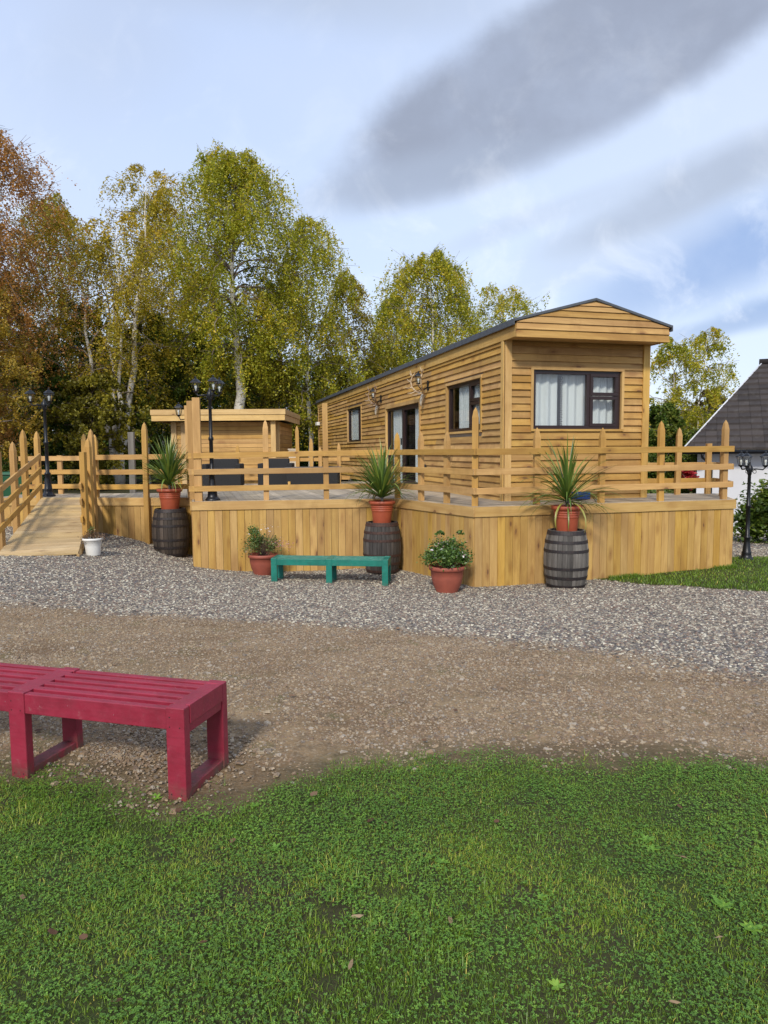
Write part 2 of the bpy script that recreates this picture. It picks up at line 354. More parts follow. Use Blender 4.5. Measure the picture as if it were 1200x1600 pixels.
M['lf_cord'] = leafmat('cordyline_blade', ramp5((0.049, 0.107, 0.016), (0.089, 0.164, 0.022), (0.138, 0.227, 0.028), (0.244, 0.315, 0.040), (0.421, 0.353, 0.064)), .2, .1)
M['lf_red'] = leafmat('leaf_red', ramp5((.20, .01, .012), (.32, .015, .02), (.42, .02, .03), (.5, .04, .05), (.28, .06, .03)), .3)
M['lf_brown'] = leafmat('leaf_dead', ramp5((.10, .05, .03), (.16, .085, .045), (.20, .12, .07), (.28, .18, .10), (.38, .29, .17)), .15)
M['lf_grass'] = leafmat('grass_blades', ramp5((0.087, 0.152, 0.012), (0.137, 0.238, 0.017), (0.195, 0.334, 0.024), (0.311, 0.429, 0.036), (0.700, 0.593, 0.121)), .3, .04)
M['lf_clover'] = leafmat('clover_leaves', ramp5((0.063, 0.139, 0.015), (0.096, 0.204, 0.021), (0.126, 0.268, 0.028), (0.179, 0.342, 0.036), (0.274, 0.426, 0.047)), .2, .05)
M['petal_w'] = leafmat('petal_white', ramp5((.7, .68, .66), (.75, .73, .7), (.8, .78, .76), (.8, .74, .74), (.8, .68, .7)), .2)
M['petal_p'] = leafmat('petal_pink', ramp5((.45, .14, .18), (.5, .2, .24), (.55, .28, .32), (.6, .4, .42), (.42, .12, .12)), .2)
M['tile'] = None
def stonemat(name, cols, rough=.8):
    m, t, p, _ = newmat(name); r = attr(t, 'rnd').outputs['Fac']; cr = t.nodes.new('ShaderNodeValToRGB'); t.links.new(r, cr.inputs[0])
    cr.color_ramp.interpolation = 'CONSTANT'; e = cr.color_ramp.elements
    while len(e) < len(cols): e.new(.5)
    for k, c in enumerate(cols): e[k].position = k / len(cols); e[k].color = c + (1,)
    geo = t.nodes.new('ShaderNodeNewGeometry'); n_ = noise(t, geo.outputs['Position'], 90, 3, .6)
    t.links.new(mixc(t, mapr(t, n_, .35, .7, 0, .4), cr.outputs[0], (.12, .11, .105)), p.inputs['Base Color']); p.inputs['Roughness'].default_value = rough
    return m
M['gravel'] = stonemat('gravel_chips', [(0.210, 0.165, 0.126), (0.360, 0.309, 0.236), (0.115, 0.105, 0.088), (0.270, 0.189, 0.135), (0.500, 0.448, 0.337), (0.170, 0.154, 0.130), (0.065, 0.055, 0.046), (0.300, 0.259, 0.198), (0.230, 0.149, 0.110), (0.700, 0.648, 0.506), (0.140, 0.120, 0.093), (0.410, 0.349, 0.253)])
M['grit'] = stonemat('dirt_stones', [(0.257, 0.170, 0.095), (0.336, 0.242, 0.142), (0.179, 0.116, 0.069), (0.389, 0.301, 0.194), (0.273, 0.199, 0.125), (0.200, 0.160, 0.120), (0.389, 0.325, 0.245), (0.263, 0.170, 0.095)])

# ------------------------------------------------------------------ ground height (thin plate through measured points)
CP = [(-8, -2, 0), (0, -2, 0), (8, -2, 0), (-5, 1, 0), (0, 1, 0), (5, 1, 0), (-5, 3.3, .0), (-1.7, 3.5, 0), (0, 3.5, 0), (2, 3.4, 0), (5, 3.3, -.02),
      (-5, 6, .02), (0, 5.5, -.08), (3, 5.5, -.10), (-4.2, 7.6, .0), (0, 7.2, -.2), (3, 7.6, -.22), (6, 7, -.15),
      (-3.25, 12, -.338), (.18, 12.45, -.447), (1.33, 10.43, -.431), (5.7, 11.6, -.346), (-5.39, 13.25, .129), (-4.2, 13.1, -.12), (-3.9, 13.2, -.22),
      (-4.6, 10.9, .03), (-5, 10.4, .1), (-5.9, 10.1, .12), (-7, 11, .15), (0, 10.9, -.46), (-1.9, 11.2, -.42), (2.7, 10.3, -.425), (.9, 9.95, -.43),
      (-2.5, 9.5, -.25), (4.5, 9.8, -.34), (6.4, 12.4, -.334), (7, 12.6, -.35), (8.5, 14, -.45), (10.4, 20.8, -.86), (14, 20, -.86), (8, 25, -.9), (11, 10, -.3), (12, 5, -.1),
      (-9, 14, .2), (-9, 20, .25), (-4, 20, 0), (2, 20, -.3), (0, 30, 0), (-15, 30, .3), (15, 32, -.8), (-20, 10, .3), (25, 15, -.6), (-25, 45, .3), (0, 48, 0), (25, 48, -.6)]
CPa = np.array(CP)
def tps(r2): return np.where(r2 > 1e-12, r2 * np.log(np.maximum(r2, 1e-12)) * .5, 0)
def _solve():
    n = len(CPa); X = CPa[:, :2]; K = tps(((X[:, None] - X[None]) ** 2).sum(-1)) + np.eye(n) * .02
    P = np.c_[np.ones(n), X]; A = np.zeros((n + 3, n + 3)); A[:n, :n] = K; A[:n, n:] = P; A[n:, :n] = P.T
    return np.linalg.solve(A, np.r_[CPa[:, 2], 0, 0, 0])
_w = _solve()
def gza(x, y):
    x = np.asarray(x, float); y = np.asarray(y, float); sh = x.shape; x = x.ravel(); y = y.ravel(); out = np.zeros(len(x)); n = len(CPa)
    xc = np.clip(x, -26, 26); yc = np.clip(y, -3, 50)
    for i in range(0, len(x), 20000):
        a = xc[i:i + 20000]; b = yc[i:i + 20000]
        out[i:i + 20000] = tps((a[:, None] - CPa[:, 0]) ** 2 + (b[:, None] - CPa[:, 1]) ** 2) @ _w[:n] + _w[n] + _w[n + 1] * a + _w[n + 2] * b
    return out.reshape(sh)
def gz(x, y): return float(gza([x], [y])[0])
def vnoise(x, y, s, seed=0):
    """cheap smooth value noise 0..1"""
    x = np.asarray(x) * s; y = np.asarray(y) * s; xi = np.floor(x).astype(int); yi = np.floor(y).astype(int); fx = x - xi; fy = y - yi
    fx = fx * fx * (3 - 2 * fx); fy = fy * fy * (3 - 2 * fy)
    def h(a, b):
        q = np.sin(a * 127.1 + b * 311.7 + seed * 74.7) * 43758.5453; return q - np.floor(q)
    return (h(xi, yi) * (1 - fx) + h(xi + 1, yi) * fx) * (1 - fy) + (h(xi, yi + 1) * (1 - fx) + h(xi + 1, yi + 1) * fx) * fy
def sstep(a, b, x): t = np.clip((x - a) / (b - a), 0, 1); return t * t * (3 - 2 * t)
def fbm(x, y, s, seed=0): return (vnoise(x, y, s, seed) * .5 + vnoise(x, y, s * 2.1, seed + 1) * .3 + vnoise(x, y, s * 4.3, seed + 2) * .2)
def w_lawn(x, y):
    """1 inside the near lawn"""
    b = np.interp(x, [-9, -2.2, -1.75, -1.45, -1.2, -.95, -.6, -.3, -.05, .5, 1.6, 9], [3.55, 3.5, 3.42, 3.36, 3.22, 3.10, 3.20, 3.40, 3.54, 3.56, 3.50, 3.45])
    b = b + (fbm(x, y, 3.0, 5) - .5) * .26
    w = (1 - sstep(-.16, .12, y - b + (fbm(x, y, 14, 6) - .5) * .22))
    # worn spot under the bench end
    d = np.hypot((x + .93) / .42, (y - 3.12) / .17); w = w * (1 - .55 * (1 - sstep(.5, 1.2, d)))
    return w
def w_patch(x, y):
    """1 inside the small lawn right of the deck"""
    f = np.interp(x, [2.6, 3.4, 4.05, 5.06, 9, 13], [11.5, 10.75, 10.15, 9.28, 7.2, 5.4]) + (fbm(x, y, 1.7, 9) - .5) * .3
    bk = np.interp(x, [3, 5.6, 6.3, 6.9, 9, 14], [12.4, 12.5, 12.62, 12.6, 12.9, 13.6])
    return sstep(-.05, .12, y - f) * (1 - sstep(-.05, .1, y - bk)) * (x > 3.05)
def w_gravel(x, y):
    b = np.interp(x, [-14, -4.18, -2.3, 0, 1.4, 2.76, 5, 9, 14], [8.9, 7.75, 7.35, 7.1, 6.15, 5.1, 4.1, 3.6, 3.5]) + (fbm(x, y, 1.5, 3) - .5) * .9
    w = sstep(-.35, .35, y - b)
    lo = 1 - sstep(0, 1.5, y - np.interp(x, [-30, -9, -7.5, 6, 6.5, 30], [11, 12, 14, 14.5, 24, 26]))
    return w * (1 - w_patch(x, y)) * lo
def build_ground():
    xs = np.concatenate([-np.geomspace(12, 900, 26)[::-1], np.arange(-11.9, 13.0, .09), np.geomspace(13.1, 900, 26)])
    ys = np.concatenate([[-300, -60, -15, -4, -1], np.arange(0, 1.6, .4), np.arange(1.6, 14.6, .07), np.geomspace(14.7, 1500, 60)])
    X, Y = np.meshgrid(xs, ys); Z = gza(X, Y)
    near = 1 - sstep(14, 30, np.hypot(X, Y))
    rut = (fbm(X, Y, .9, 21) - .5) * .05 + (fbm(X, Y, 3.3, 22) - .5) * .022
    keep = 1 - np.exp(-((X + .9) ** 2 + (Y - 3.3) ** 2) * 2)
    Z = Z + rut * near * keep * (.35 + .65 * (1 - w_lawn(X, Y)))
    hill = sstep(60, 260, np.hypot(X, Y)) * 0
    V = np.c_[X.ravel(), Y.ravel(), (Z + hill).ravel()]
    ny, nx = X.shape; i = np.arange(ny - 1)[:, None] * nx + np.arange(nx - 1)[None]; i = i.ravel()
    F = np.c_[i, i + 1, i + nx + 1, i + nx]
    wl = np.clip(np.maximum(w_lawn(X, Y), .5 * w_lawn(X, Y - .22)) * (Y < 4.4) + w_patch(X, Y), 0, 1); far = sstep(14, 17, Y) * (X < 6.2) + sstep(24, 26, Y); wg = w_gravel(X, Y)
    vec = np.c_[wl.ravel(), wg.ravel(), np.clip(far, 0, 1).ravel()]
    m, t, p, _ = newmat('ground_cover')
    a = attr(t, 'gc').outputs['Vector']; s_ = t.nodes.new('ShaderNodeSeparateXYZ'); t.links.new(a, s_.inputs[0])
    pos = t.nodes.new('ShaderNodeNewGeometry').outputs['Position']
    n1 = noise(t, pos, 1.3, 6, .6); n2 = noise(t, pos, 14, 5, .6); n3 = noise(t, pos, 60, 4, .7)
    dirt = mixc(t, mapr(t, n1, .3, .7), (.190, .120, .062), (.295, .205, .112)); dirt = mixc(t, mapr(t, n2, .4, .7, 0, .7), dirt, (.095, .068, .042))
    dirt = mixc(t, mapr(t, n3, .45, .75, 0, .8), dirt, (.33, .27, .19))
    dirt = mixc(t, mapr(t, noise(t, pos, 2.2, 4, .6), .56, .70, 0, .45), dirt, (.10, .11, .035))
    vo = t.nodes.new('ShaderNodeTexVoronoi'); vo.inputs['Scale'].default_value = 48; t.links.new(pos, vo.inputs['Vector'])
    cr = t.nodes.new('ShaderNodeValToRGB'); sc = t.nodes.new('ShaderNodeSeparateColor'); t.links.new(vo.outputs['Color'], sc.inputs[0]); t.links.new(sc.outputs[0], cr.inputs[0])
    cols = [(0.208, 0.176, 0.160), (0.304, 0.271, 0.248), (0.144, 0.135, 0.136), (0.256, 0.189, 0.160), (0.400, 0.377, 0.336), (0.176, 0.164, 0.160)]
    e = cr.color_ramp.elements
    while len(e) < 6: e.new(.5)
    cr.color_ramp.interpolation = 'CONSTANT'
    for k, c in enumerate(cols): e[k].position = k / 6; e[k].color = c + (1,)
    bands = noise(t, scalev(t, pos, (.35, 2.3, 1)), 1, 5, .65, .5); dirt = mixc(t, mapr(t, bands, .5, .66, 0, .55), dirt, (.125, .078, .042))
    grav = mixc(t, mapr(t, vo.outputs['Distance'], .25, .75, 0, .7), cr.outputs[0], (.030, .026, .024))
    soil = mixc(t, n2, (.030, .026, .014), (.070, .055, .030)); grass = mixc(t, mapr(t, n1, .3, .7), soil, (.040, .055, .014))
    col = mixc(t, s_.outputs[1], dirt, grav); col = mixc(t, s_.outputs[0], col, grass)
    wild = mixc(t, mapr(t, n2, .3, .7), (.028, .040, .012), (.075, .055, .028)); col = mixc(t, s_.outputs[2], col, wild)
    t.links.new(col, p.inputs['Base Color']); p.inputs['Roughness'].default_value = .95; p.inputs['Specular IOR Level'].default_value = .2
    h = mth(t, 'ADD', mth(t, 'MULTIPLY', n3, .6), mth(t, 'MULTIPLY', vo.outputs['Distance'], -.4)); bump(t, p, h, .8, .012)
    tag(npmesh('ground', V, F, m, vec=vec, smooth=True), kind='structure')
build_ground()

# ------------------------------------------------------------------ scatter helpers
def rotmats(n, rs, tilt=math.pi):
    a = rs.rand(n) * 2 * np.pi; b = (rs.rand(n) - .5) * 2 * tilt; c = rs.rand(n) * 2 * np.pi
    ca, sa, cb_, sb, cc, sc = np.cos(a), np.sin(a), np.cos(b), np.sin(b), np.cos(c), np.sin(c)
    Rz = np.zeros((n, 3, 3)); Rz[:, 0, 0] = ca; Rz[:, 0, 1] = -sa; Rz[:, 1, 0] = sa; Rz[:, 1, 1] = ca; Rz[:, 2, 2] = 1
    Rx_ = np.zeros((n, 3, 3)); Rx_[:, 0, 0] = 1; Rx_[:, 1, 1] = cb_; Rx_[:, 1, 2] = -sb; Rx_[:, 2, 1] = sb; Rx_[:, 2, 2] = cb_
    Rc = np.zeros((n, 3, 3)); Rc[:, 0, 0] = cc; Rc[:, 0, 1] = -sc; Rc[:, 1, 0] = sc; Rc[:, 1, 1] = cc; Rc[:, 2, 2] = 1
    return Rz @ Rx_ @ Rc
def stamp(name, P, Mx, Tv, Tf, m, rnd, parent=None, smooth=False):
    """stamp template verts Tv (k,3)/faces Tf at points P with matrices Mx (n,3,3)"""
    n, k = len(P), len(Tv)
    V = np.einsum('nij,kj->nki', Mx, Tv) + P[:, None, :]
    F = (Tf[None] + (np.arange(n) * k)[:, None, None]).reshape(-1, Tf.shape[1])
    return npmesh(name, V.reshape(-1, 3), F, m, parent, rnd=np.repeat(rnd, k), smooth=smooth)
PEB_V = np.array([(-.5, -.4, -.3), (.45, -.5, -.3), (.5, .45, -.3), (-.42, .5, -.3), (-.35, -.3, .3), (.38, -.28, .22), (.3, .38, .34), (-.38, .3, .26)])
PEB_F = np.array([(0, 3, 2, 1), (4, 5, 6, 7), (0, 1, 5, 4), (1, 2, 6, 5), (2, 3, 7, 6), (3, 0, 4, 7)])
def pebbles(name, x, y, size, m, rs, sink=.15, flat=.6):
    n = len(x); z = gza(x, y) + (fbm(x, y, .9, 21) - .5) * .05 + (fbm(x, y, 3.3, 22) - .5) * .022
    Mx = rotmats(n, rs, .5) * (size[:, None, None]) * np.stack([.7 + .6 * rs.rand(n), .6 + .5 * rs.rand(n), flat * (.7 + .6 * rs.rand(n))], -1)[:, None, :]
    P = np.c_[x, y, z + size * (.3 * flat - sink)]
    return stamp(name, P, Mx, PEB_V, PEB_F, m, rs.rand(n))
def in_deck(x, y):
    w = 0
    return ((y > np.interp(x, [-5.5, -4.2, -3.35, -3.25, .18, 1.33, 5.73, 5.75], [13.3, 13.1, 13.0, 12.0, 12.47, 10.47, 11.63, 11.8])) & (x > -5.4) & (x < 5.8))
rs = np.random.RandomState(4)
def view_ok(x, y, mg=1.3): return np.abs(x) < y * .56 + mg
def gen(n, x0, x1, y0, y1, wf, mg=1.3, p=None):
    x = x0 + rs.rand(n) * (x1 - x0); y = y0 + rs.rand(n) ** 1 * (y1 - y0)
    k = (rs.rand(n) < wf(x, y)) & view_ok(x, y, mg) & ~in_deck(x, y); return x[k], y[k]
x, y = gen(360000, -9, 10.5, 4.2, 14.4, w_gravel, .8)
k = rs.rand(len(x)) < np.clip(1.25 - y * .045, .5, 1); x, y = x[k], y[k]
o = pebbles('gravel', x, y, .011 + .017 * rs.rand(len(x)) + y * .0007, M['gravel'], rs)
tag(o, 'pinkish grey gravel chips spread in front of the deck', 'gravel', kind='stuff')
x, y = gen(16000, 6, 14, 12.6, 21, lambda x, y: np.ones(len(x)) * .9, .5)
o = pebbles('gravel', x, y, .03 + .02 * rs.rand(len(x)), M['gravel'], rs); tag(o, 'pale gravel on the drive beside the white house', 'gravel', kind='stuff')
wd = lambda x, y: (1 - .8 * np.exp(-(((x + .75) / .75) ** 2 + ((y - 3.2) / .3) ** 2))) * (1 - .6 * w_lawn(x, y - .2)) * (1 - w_gravel(x, y)) * (1 - np.clip(w_lawn(x, y) * 1.02, 0, 1)) * np.clip(.25 + fbm(x, y, 2.2, 31) * 1.2 - .25, .1, 1)
x, y = gen(560000, -6, 6.5, 2.9, 9.0, wd, .6); s_ = .006 + .013 * rs.rand(len(x)) ** 2.0; big = rs.rand(len(x)) < .035; s_[big] = .017 + .024 * rs.rand(big.sum()) ** 1.5
o = pebbles('loose_stones', x, y, s_, M['grit'], rs, .12); tag(o, 'small loose stones and grit on the brown dirt track', 'loose stones', kind='stuff')

# grass
def blades(name, x, y, h, wd_, m, rs, label, tonefn=None, zoff=0):
    n = len(x); z = gza(x, y) - .004 + zoff; az = rs.rand(n) * 2 * np.pi; lean = .25 + rs.rand(n) * .9
    d = np.stack([np.cos(az), np.sin(az)], -1); s = np.stack([-d[:, 1], d[:, 0]], -1)
    V = np.zeros((n, 5, 3))
    for j, (t_, wf_) in enumerate(((0, 1), (.55, .75))):
        hh = h * t_ * (1 - .15 * t_); off = (h * lean * t_ ** 2)
        for q, sg in enumerate((-1, 1)):
            V[:, j * 2 + q, :2] = np.c_[x, y] + d * off[:, None] + s * (sg * wd_ * wf_ / 2)[:, None]; V[:, j * 2 + q, 2] = z + hh
    V[:, 4, :2] = np.c_[x, y] + d * (h * lean)[:, None]; V[:, 4, 2] = z + h * (1 - .25 * lean)
    F = np.array([(0, 1, 3), (0, 3, 2), (2, 3, 4)]); F = (F[None] + (np.arange(n) * 5)[:, None, None]).reshape(-1, 3)
    r = np.clip(rs.rand(n) * .75 + (tonefn(x, y) - .5) * .9, 0, 1) if tonefn is not None else rs.rand(n)
    r = np.minimum(r, .86); dry = rs.rand(n) < .018; r[dry] = 1
    o = npmesh(name, V.reshape(-1, 3), F, m, rnd=np.repeat(r, 5)); return tag(o, label, 'grass', kind='stuff')
tone = lambda x, y: .50 + (fbm(x, y, 1.6, 41) - .5) * 1.2
clv = lambda x, y: .25 + .75 * sstep(.36, .66, fbm(x, y, 1.7, 51) * .6 + fbm(x, y, 6, 52) * .4)
x, y = gen(560000, -3.2, 3.4, 1.35, 3.95, w_lawn, .45)
k = rs.rand(len(x)) < (1 - .55 * clv(x, y)) * (.35 + .65 * sstep(.25, .45, fbm(x, y, 5.5, 54))); x, y = x[k], y[k]
blades('grass', x, y, (.011 + .015 * rs.rand(len(x))) * (.7 + .6 * fbm(x, y, 2.5, 61)), .0016 + .0016 * rs.rand(len(x)), M['lf_grass'], rs, 'short mown green grass of the near lawn', tone)
x, y = gen(2600, -2.6, 2.8, 1.35, 3.7, lambda x, y: w_lawn(x, y) * sstep(.5, .7, fbm(x, y, 2.0, 71)), .45)
xx = np.repeat(x, 7) + rs.randn(len(x) * 7) * .012; yy = np.repeat(y, 7) + rs.randn(len(x) * 7) * .012
blades('grass', xx, yy, .03 + .035 * rs.rand(len(xx)), .002 + .0015 * rs.rand(len(xx)), M['lf_grass'], rs, 'longer grass tufts standing up in the near lawn', tone)
x, y = gen(70000, 2.6, 9.5, 7, 13.2, w_patch, .8)
blades('grass', x, y, .03 + .03 * rs.rand(len(x)), .005 + .004 * rs.rand(len(x)), M['lf_grass'], rs, 'green grass patch right of the timber deck', lambda x, y: .40 + (fbm(x, y, 1.1, 81) - .5) * .6)
# tufts at the skirt foot
x = np.r_[3.5 + rs.rand(900) * .5, 5.35 + rs.rand(600) * .4]; y = np.interp(x, [1.33, 5.73], [10.43, 11.6]) - .04 - rs.rand(len(x)) * .16
blades('grass', x, y, .04 + .06 * rs.rand(len(x)), .005 + .003 * rs.rand(len(x)), M['lf_grass'], rs, 'unmown grass tufts at the foot of the deck skirt', lambda x, y: .25 + 0 * x)
# clover: three leaflets per plant
x, y = gen(210000, -3.2, 3.4, 1.35, 3.9, lambda x, y: w_lawn(x, y) * (.05 + .95 * clv(x, y)) * sstep(.22, .42, fbm(x, y, 4.5, 53)), .45)
n = len(x); az = rs.rand(n) * 6.283; zz = gza(x, y) + .008 + .016 * rs.rand(n) * (.5 + clv(x, y)); sz = .0028 + .0030 * rs.rand(n) ** 1.5
TV = np.array([(0, 0, 0), (.55, -.5, .12), (1.1, -.42, .05), (1.1, .42, .05), (.55, .5, .12)]); TF = np.array([(0, 1, 2, 3, 4)])
Ps = []; Ms = []; Rn = []
tr_ = np.clip(rs.rand(n) * .8 + (fbm(x, y, 2, 91) - .5) * .5, 0, 1)
for q in range(3):
    a = az + q * 2.094; Mx = rotmats(n, rs, .25); Rz = np.zeros((n, 3, 3)); Rz[:, 0, 0] = np.cos(a); Rz[:, 0, 1] = -np.sin(a); Rz[:, 1, 0] = np.sin(a); Rz[:, 1, 1] = np.cos(a); Rz[:, 2, 2] = 1
    b = (rs.rand(n) - .35) * .8; Ry = np.zeros((n, 3, 3)); Ry[:, 0, 0] = np.cos(b); Ry[:, 0, 2] = -np.sin(b); Ry[:, 2, 0] = np.sin(b); Ry[:, 2, 2] = np.cos(b); Ry[:, 1, 1] = 1
    Ps.append(np.c_[x, y, zz]); Ms.append((Rz @ Ry) * sz[:, None, None]); Rn.append(tr_)
o = stamp('clover', np.concatenate(Ps), np.concatenate(Ms), TV, TF, M['lf_clover'], np.concatenate(Rn)); tag(o, 'low clover leaves spreading through the near lawn', 'clover', kind='stuff')

# fallen leaves and weeds on the lawn
LV = [(0, 0, 0), (.25, -.3, .06), (.7, -.28, .02), (1, 0, .1), (.7, .28, .05), (.25, .3, .02)]
GR = 'dry leaves fallen on the near lawn'
proto = None
def ray_ground(px, py):
    mw = cam.matrix_world.to_3x3(); d = mw @ Vector(((px - 600) / 1109, -(py - 800) / 1109, -1)); z = 0
    for _ in range(4):
        P = Vector((0, 0, 1.6)) + d * ((z - 1.6) / d.z); z = gz(P.x, P.y)
    return P
LEAF = [(485, 1252, .045, .5), (581, 1287, .045, 0), (364, 1319, .04, .4), (88, 1472, .045, .1), (93, 1470, .0, 0), (124, 1474, .035, .2), (36, 1416, .03, .6), (325, 1482, .035, .2), (193, 1574, .035, .1), (546, 1444, .05, .9),
        (545, 1528, .045, .8), (1064, 1272, .035, .1), (1075, 1351, .06, .7), (772, 1294, .03, .1), (702, 1442, .05, .8), (1130, 1475, .04, .9), (1043, 1577, .035, .8), (600, 1293, .02, 0), (274, 1277, .035, .05), (38, 1253, .04, .3)]
for (px, py, s, tn) in LEAF:
    if s == 0: continue
    P = ray_ground(px, py); b = MB(); ar = random.Random(px).random() * 6.28
    R3 = Matrix.Rotation(ar, 3, 'Z') @ Matrix.Rotation(.3, 3, 'X'); wf_ = .45 if tn > .6 else 1
    b.add([R3 @ Vector((q[0] * s, q[1] * s * wf_, q[2] * s)) for q in LV], [(0, 1, 2, 5), (5, 2, 3, 4)], None, tn)
    o = b.build('fallen_leaf', M['lf_brown'], loc=(P.x, P.y, P.z + .026))
    tag(o, 'small dry curled leaf fallen on the short lawn', 'fallen leaf', GR)

for (px, py, s) in ((245, 1250, .05), (235, 1272, .04), (398, 1262, .045), (1010, 1315, .06), (1020, 1330, .05), (1130, 1420, .07), (1175, 1455, .07), (870, 1545, .05), (845, 1405, .045), (430, 1330, .05), (150, 1268, .04), (690, 1350, .05)):
    P = ray_ground(px, py); b = MB(); rr = random.Random(px)
    for k in range(7):
        a = k * .9 + rr.random() * .4; L_ = s * .6 * rr.uniform(.7, 1.2); R3 = Matrix.Rotation(a, 3, 'Z') @ Matrix.Rotation(-.05 - rr.random() * .3, 3, 'Y')
        b.add([R3 @ Vector((q[0] * L_, q[1] * L_ * .7, q[2] * L_)) for q in LV], [(0, 1, 2, 5), (5, 2, 3, 4)], None, .45 + .5 * rr.random())
    tag(b.build('broadleaf_weed', M['lf_clover'], loc=(P.x, P.y, P.z + .008)), 'flat rosette of broad weed leaves growing in the near lawn', 'weed', 'broadleaf weeds in the near lawn')

rr = random.Random(9)
for k in range(46):
    P = ray_ground(rr.uniform(20, 1180), rr.choice([rr.uniform(905, 1000), rr.uniform(960, 1190)]))
    if in_deck(P.x, P.y) or P.y > 11.2: continue
    b = MB(); s_l = rr.uniform(.03, .05); R3 = Matrix.Rotation(rr.random() * 6.28, 3, 'Z') @ Matrix.Rotation(rr.uniform(-.5, .5), 3, 'X')
    b.add([R3 @ Vector((q[0] * s_l, q[1] * s_l, q[2] * s_l)) for q in LV], [(0, 1, 2, 5), (5, 2, 3, 4)], None, rr.random() * .8)
    tag(b.build('fallen_leaf', M['lf_brown'], loc=(P.x, P.y, P.z + .02)), 'small brown leaf blown onto the stony track and gravel', 'fallen leaf', 'leaves scattered over track and gravel')

# ------------------------------------------------------------------ cabin (long timber clad lodge)
K = Vector((1.958, 11.58, 0)); ang = R(15)
Lv = Vector((-math.sin(ang), math.cos(ang), 0)); Wv = Vector((math.cos(ang), math.sin(ang), 0)); UP = Vector((0, 0, 1))
DZ = .773; CW = 2.62; CLn = 17.4; EZ = 3.40
cabin = empty('cabin', K, 'long single storey cabin clad in golden timber boards with grey roof', 'cabin')
def K0(a, l, z): return Wv * a + Lv * l + UP * z         # cabin local coordinates (object sits at K)
def clad(mb, along, outv, org, length, z0, z1, rows, holes, seg=4.2):
    dz = (z1 - z0) / rows; rr = random.Random(3)
    for r in range(rows):
        a, b = z0 + r * dz, z0 + (r + 1) * dz; iv = [(0, length)]
        for (h0, h1, hz0, hz1) in holes:
            if b > hz0 + .02 and a < hz1 - .02:
                iv = [q for (s0, s1) in iv for q in ((s0, min(s1, h0)), (max(s0, h1), s1)) if q[1] - q[0] > .01]
        for (s0, s1) in iv:
            cuts = [s0]; c = s0 + rr.uniform(.5, 1) * seg
            while c < s1 - .4: cuts.append(c); c += seg
            cuts.append(s1)
            for c0, c1 in zip(cuts[:-1], cuts[1:]):
                o_ = org + along * (c0 + .002); ln = along * (c1 - c0 - .004); off = _rs.rand(3) * 40; L_ = c1 - c0
                bo = .040 + rr.uniform(-.004, .004); za, zb = a - .010 + rr.uniform(-.003, .003), b + .002
                vs = [o_ + UP * za + outv * .0, o_ + UP * za + outv * bo, o_ + UP * zb + outv * .006, o_ + UP * zb]
                vs = vs + [q + ln for q in vs]
                gc = [(off[0], off[1] + y_, off[2] + z_) for (y_, z_) in ((0, 0), (0, .02), (dz, .02), (dz, 0))]; gc += [(g[0] + L_, g[1], g[2]) for g in gc]
                mb.add(vs, [(0, 1, 2, 3), (7, 6, 5, 4), (1, 5, 6, 2), (0, 4, 5, 1), (3, 2, 6, 7), (0, 3, 7, 4)], gc)
# openings: (s0,s1,z0,z1)
WA = (.86, 2.64, 1.93, 2.90); DO = (4.32, 7.2, DZ - .02, 2.72); WC = (9.95, 11.95, 1.87, 2.985); WF = (.46, 2.16, 1.915, 2.94)
mb = MB(); clad(mb, Lv, -Wv, K0(0, 0, 0), CLn, DZ - .02, EZ, 24, [WA, DO, WC]); mb.build('side_cladding', M['clad'], cabin)
mb = MB(); clad(mb, Wv, -Lv, K0(0, 0, 0), CW, DZ - .02, EZ, 23, [WF], 9); mb.build('front_cladding', M['clad'], cabin)
mb = MB(); clad(mb, Lv, Wv, K0(CW, 0, 0), CLn, DZ - .02, EZ, 24, []); clad(mb, Wv, Lv, K0(0, CLn, 0), CW, DZ - .02, EZ, 24, []); mb.build('rear_cladding', M['clad'], cabin)
# inner lining so the boards have a wall behind them
mb = MB()
def wallslab(mb, along, inv, org, length, z0, z1, holes, th=.06, off=.002):
    ed = sorted(set([0, length] + [h for q in holes for h in q[:2]]))
    for s0, s1 in zip(ed[:-1], ed[1:]):
        hs = [q for q in holes if q[0] < (s0 + s1) / 2 < q[1]]; zs = [(z0, z1)]
        if hs: zs = [(z0, hs[0][2]), (hs[0][3], z1)]
        for a, b in zs:
            if b - a > .01: mb.box(org + along * s0 + inv * off + UP * a, along * (s1 - s0), inv * th, UP * (b - a))
wallslab(mb, Lv, Wv, K0(0, .07, 0), CLn - .14, DZ, EZ, [(q[0] - .07, q[1] - .07, q[2], q[3]) for q in (WA, DO, WC)]); wallslab(mb, Wv, Lv, K0(.0, 0, 0), CW, DZ, EZ, [WF])
wallslab(mb, Lv, -Wv, K0(CW, .07, 0), CLn - .14, DZ, EZ, []); wallslab(mb, Wv, -Lv, K0(0, CLn, 0), CW, DZ, EZ, [])
mb.box(K0(.07, .07, DZ + .004), Lv * (CLn - .2), Wv * (CW - .14), UP * .02); mb.box(K0(.07, .07, EZ - .05), Lv * (CLn - .2), Wv * (CW - .14), UP * .04)
mb.build('inner_wall', M['room'], cabin)
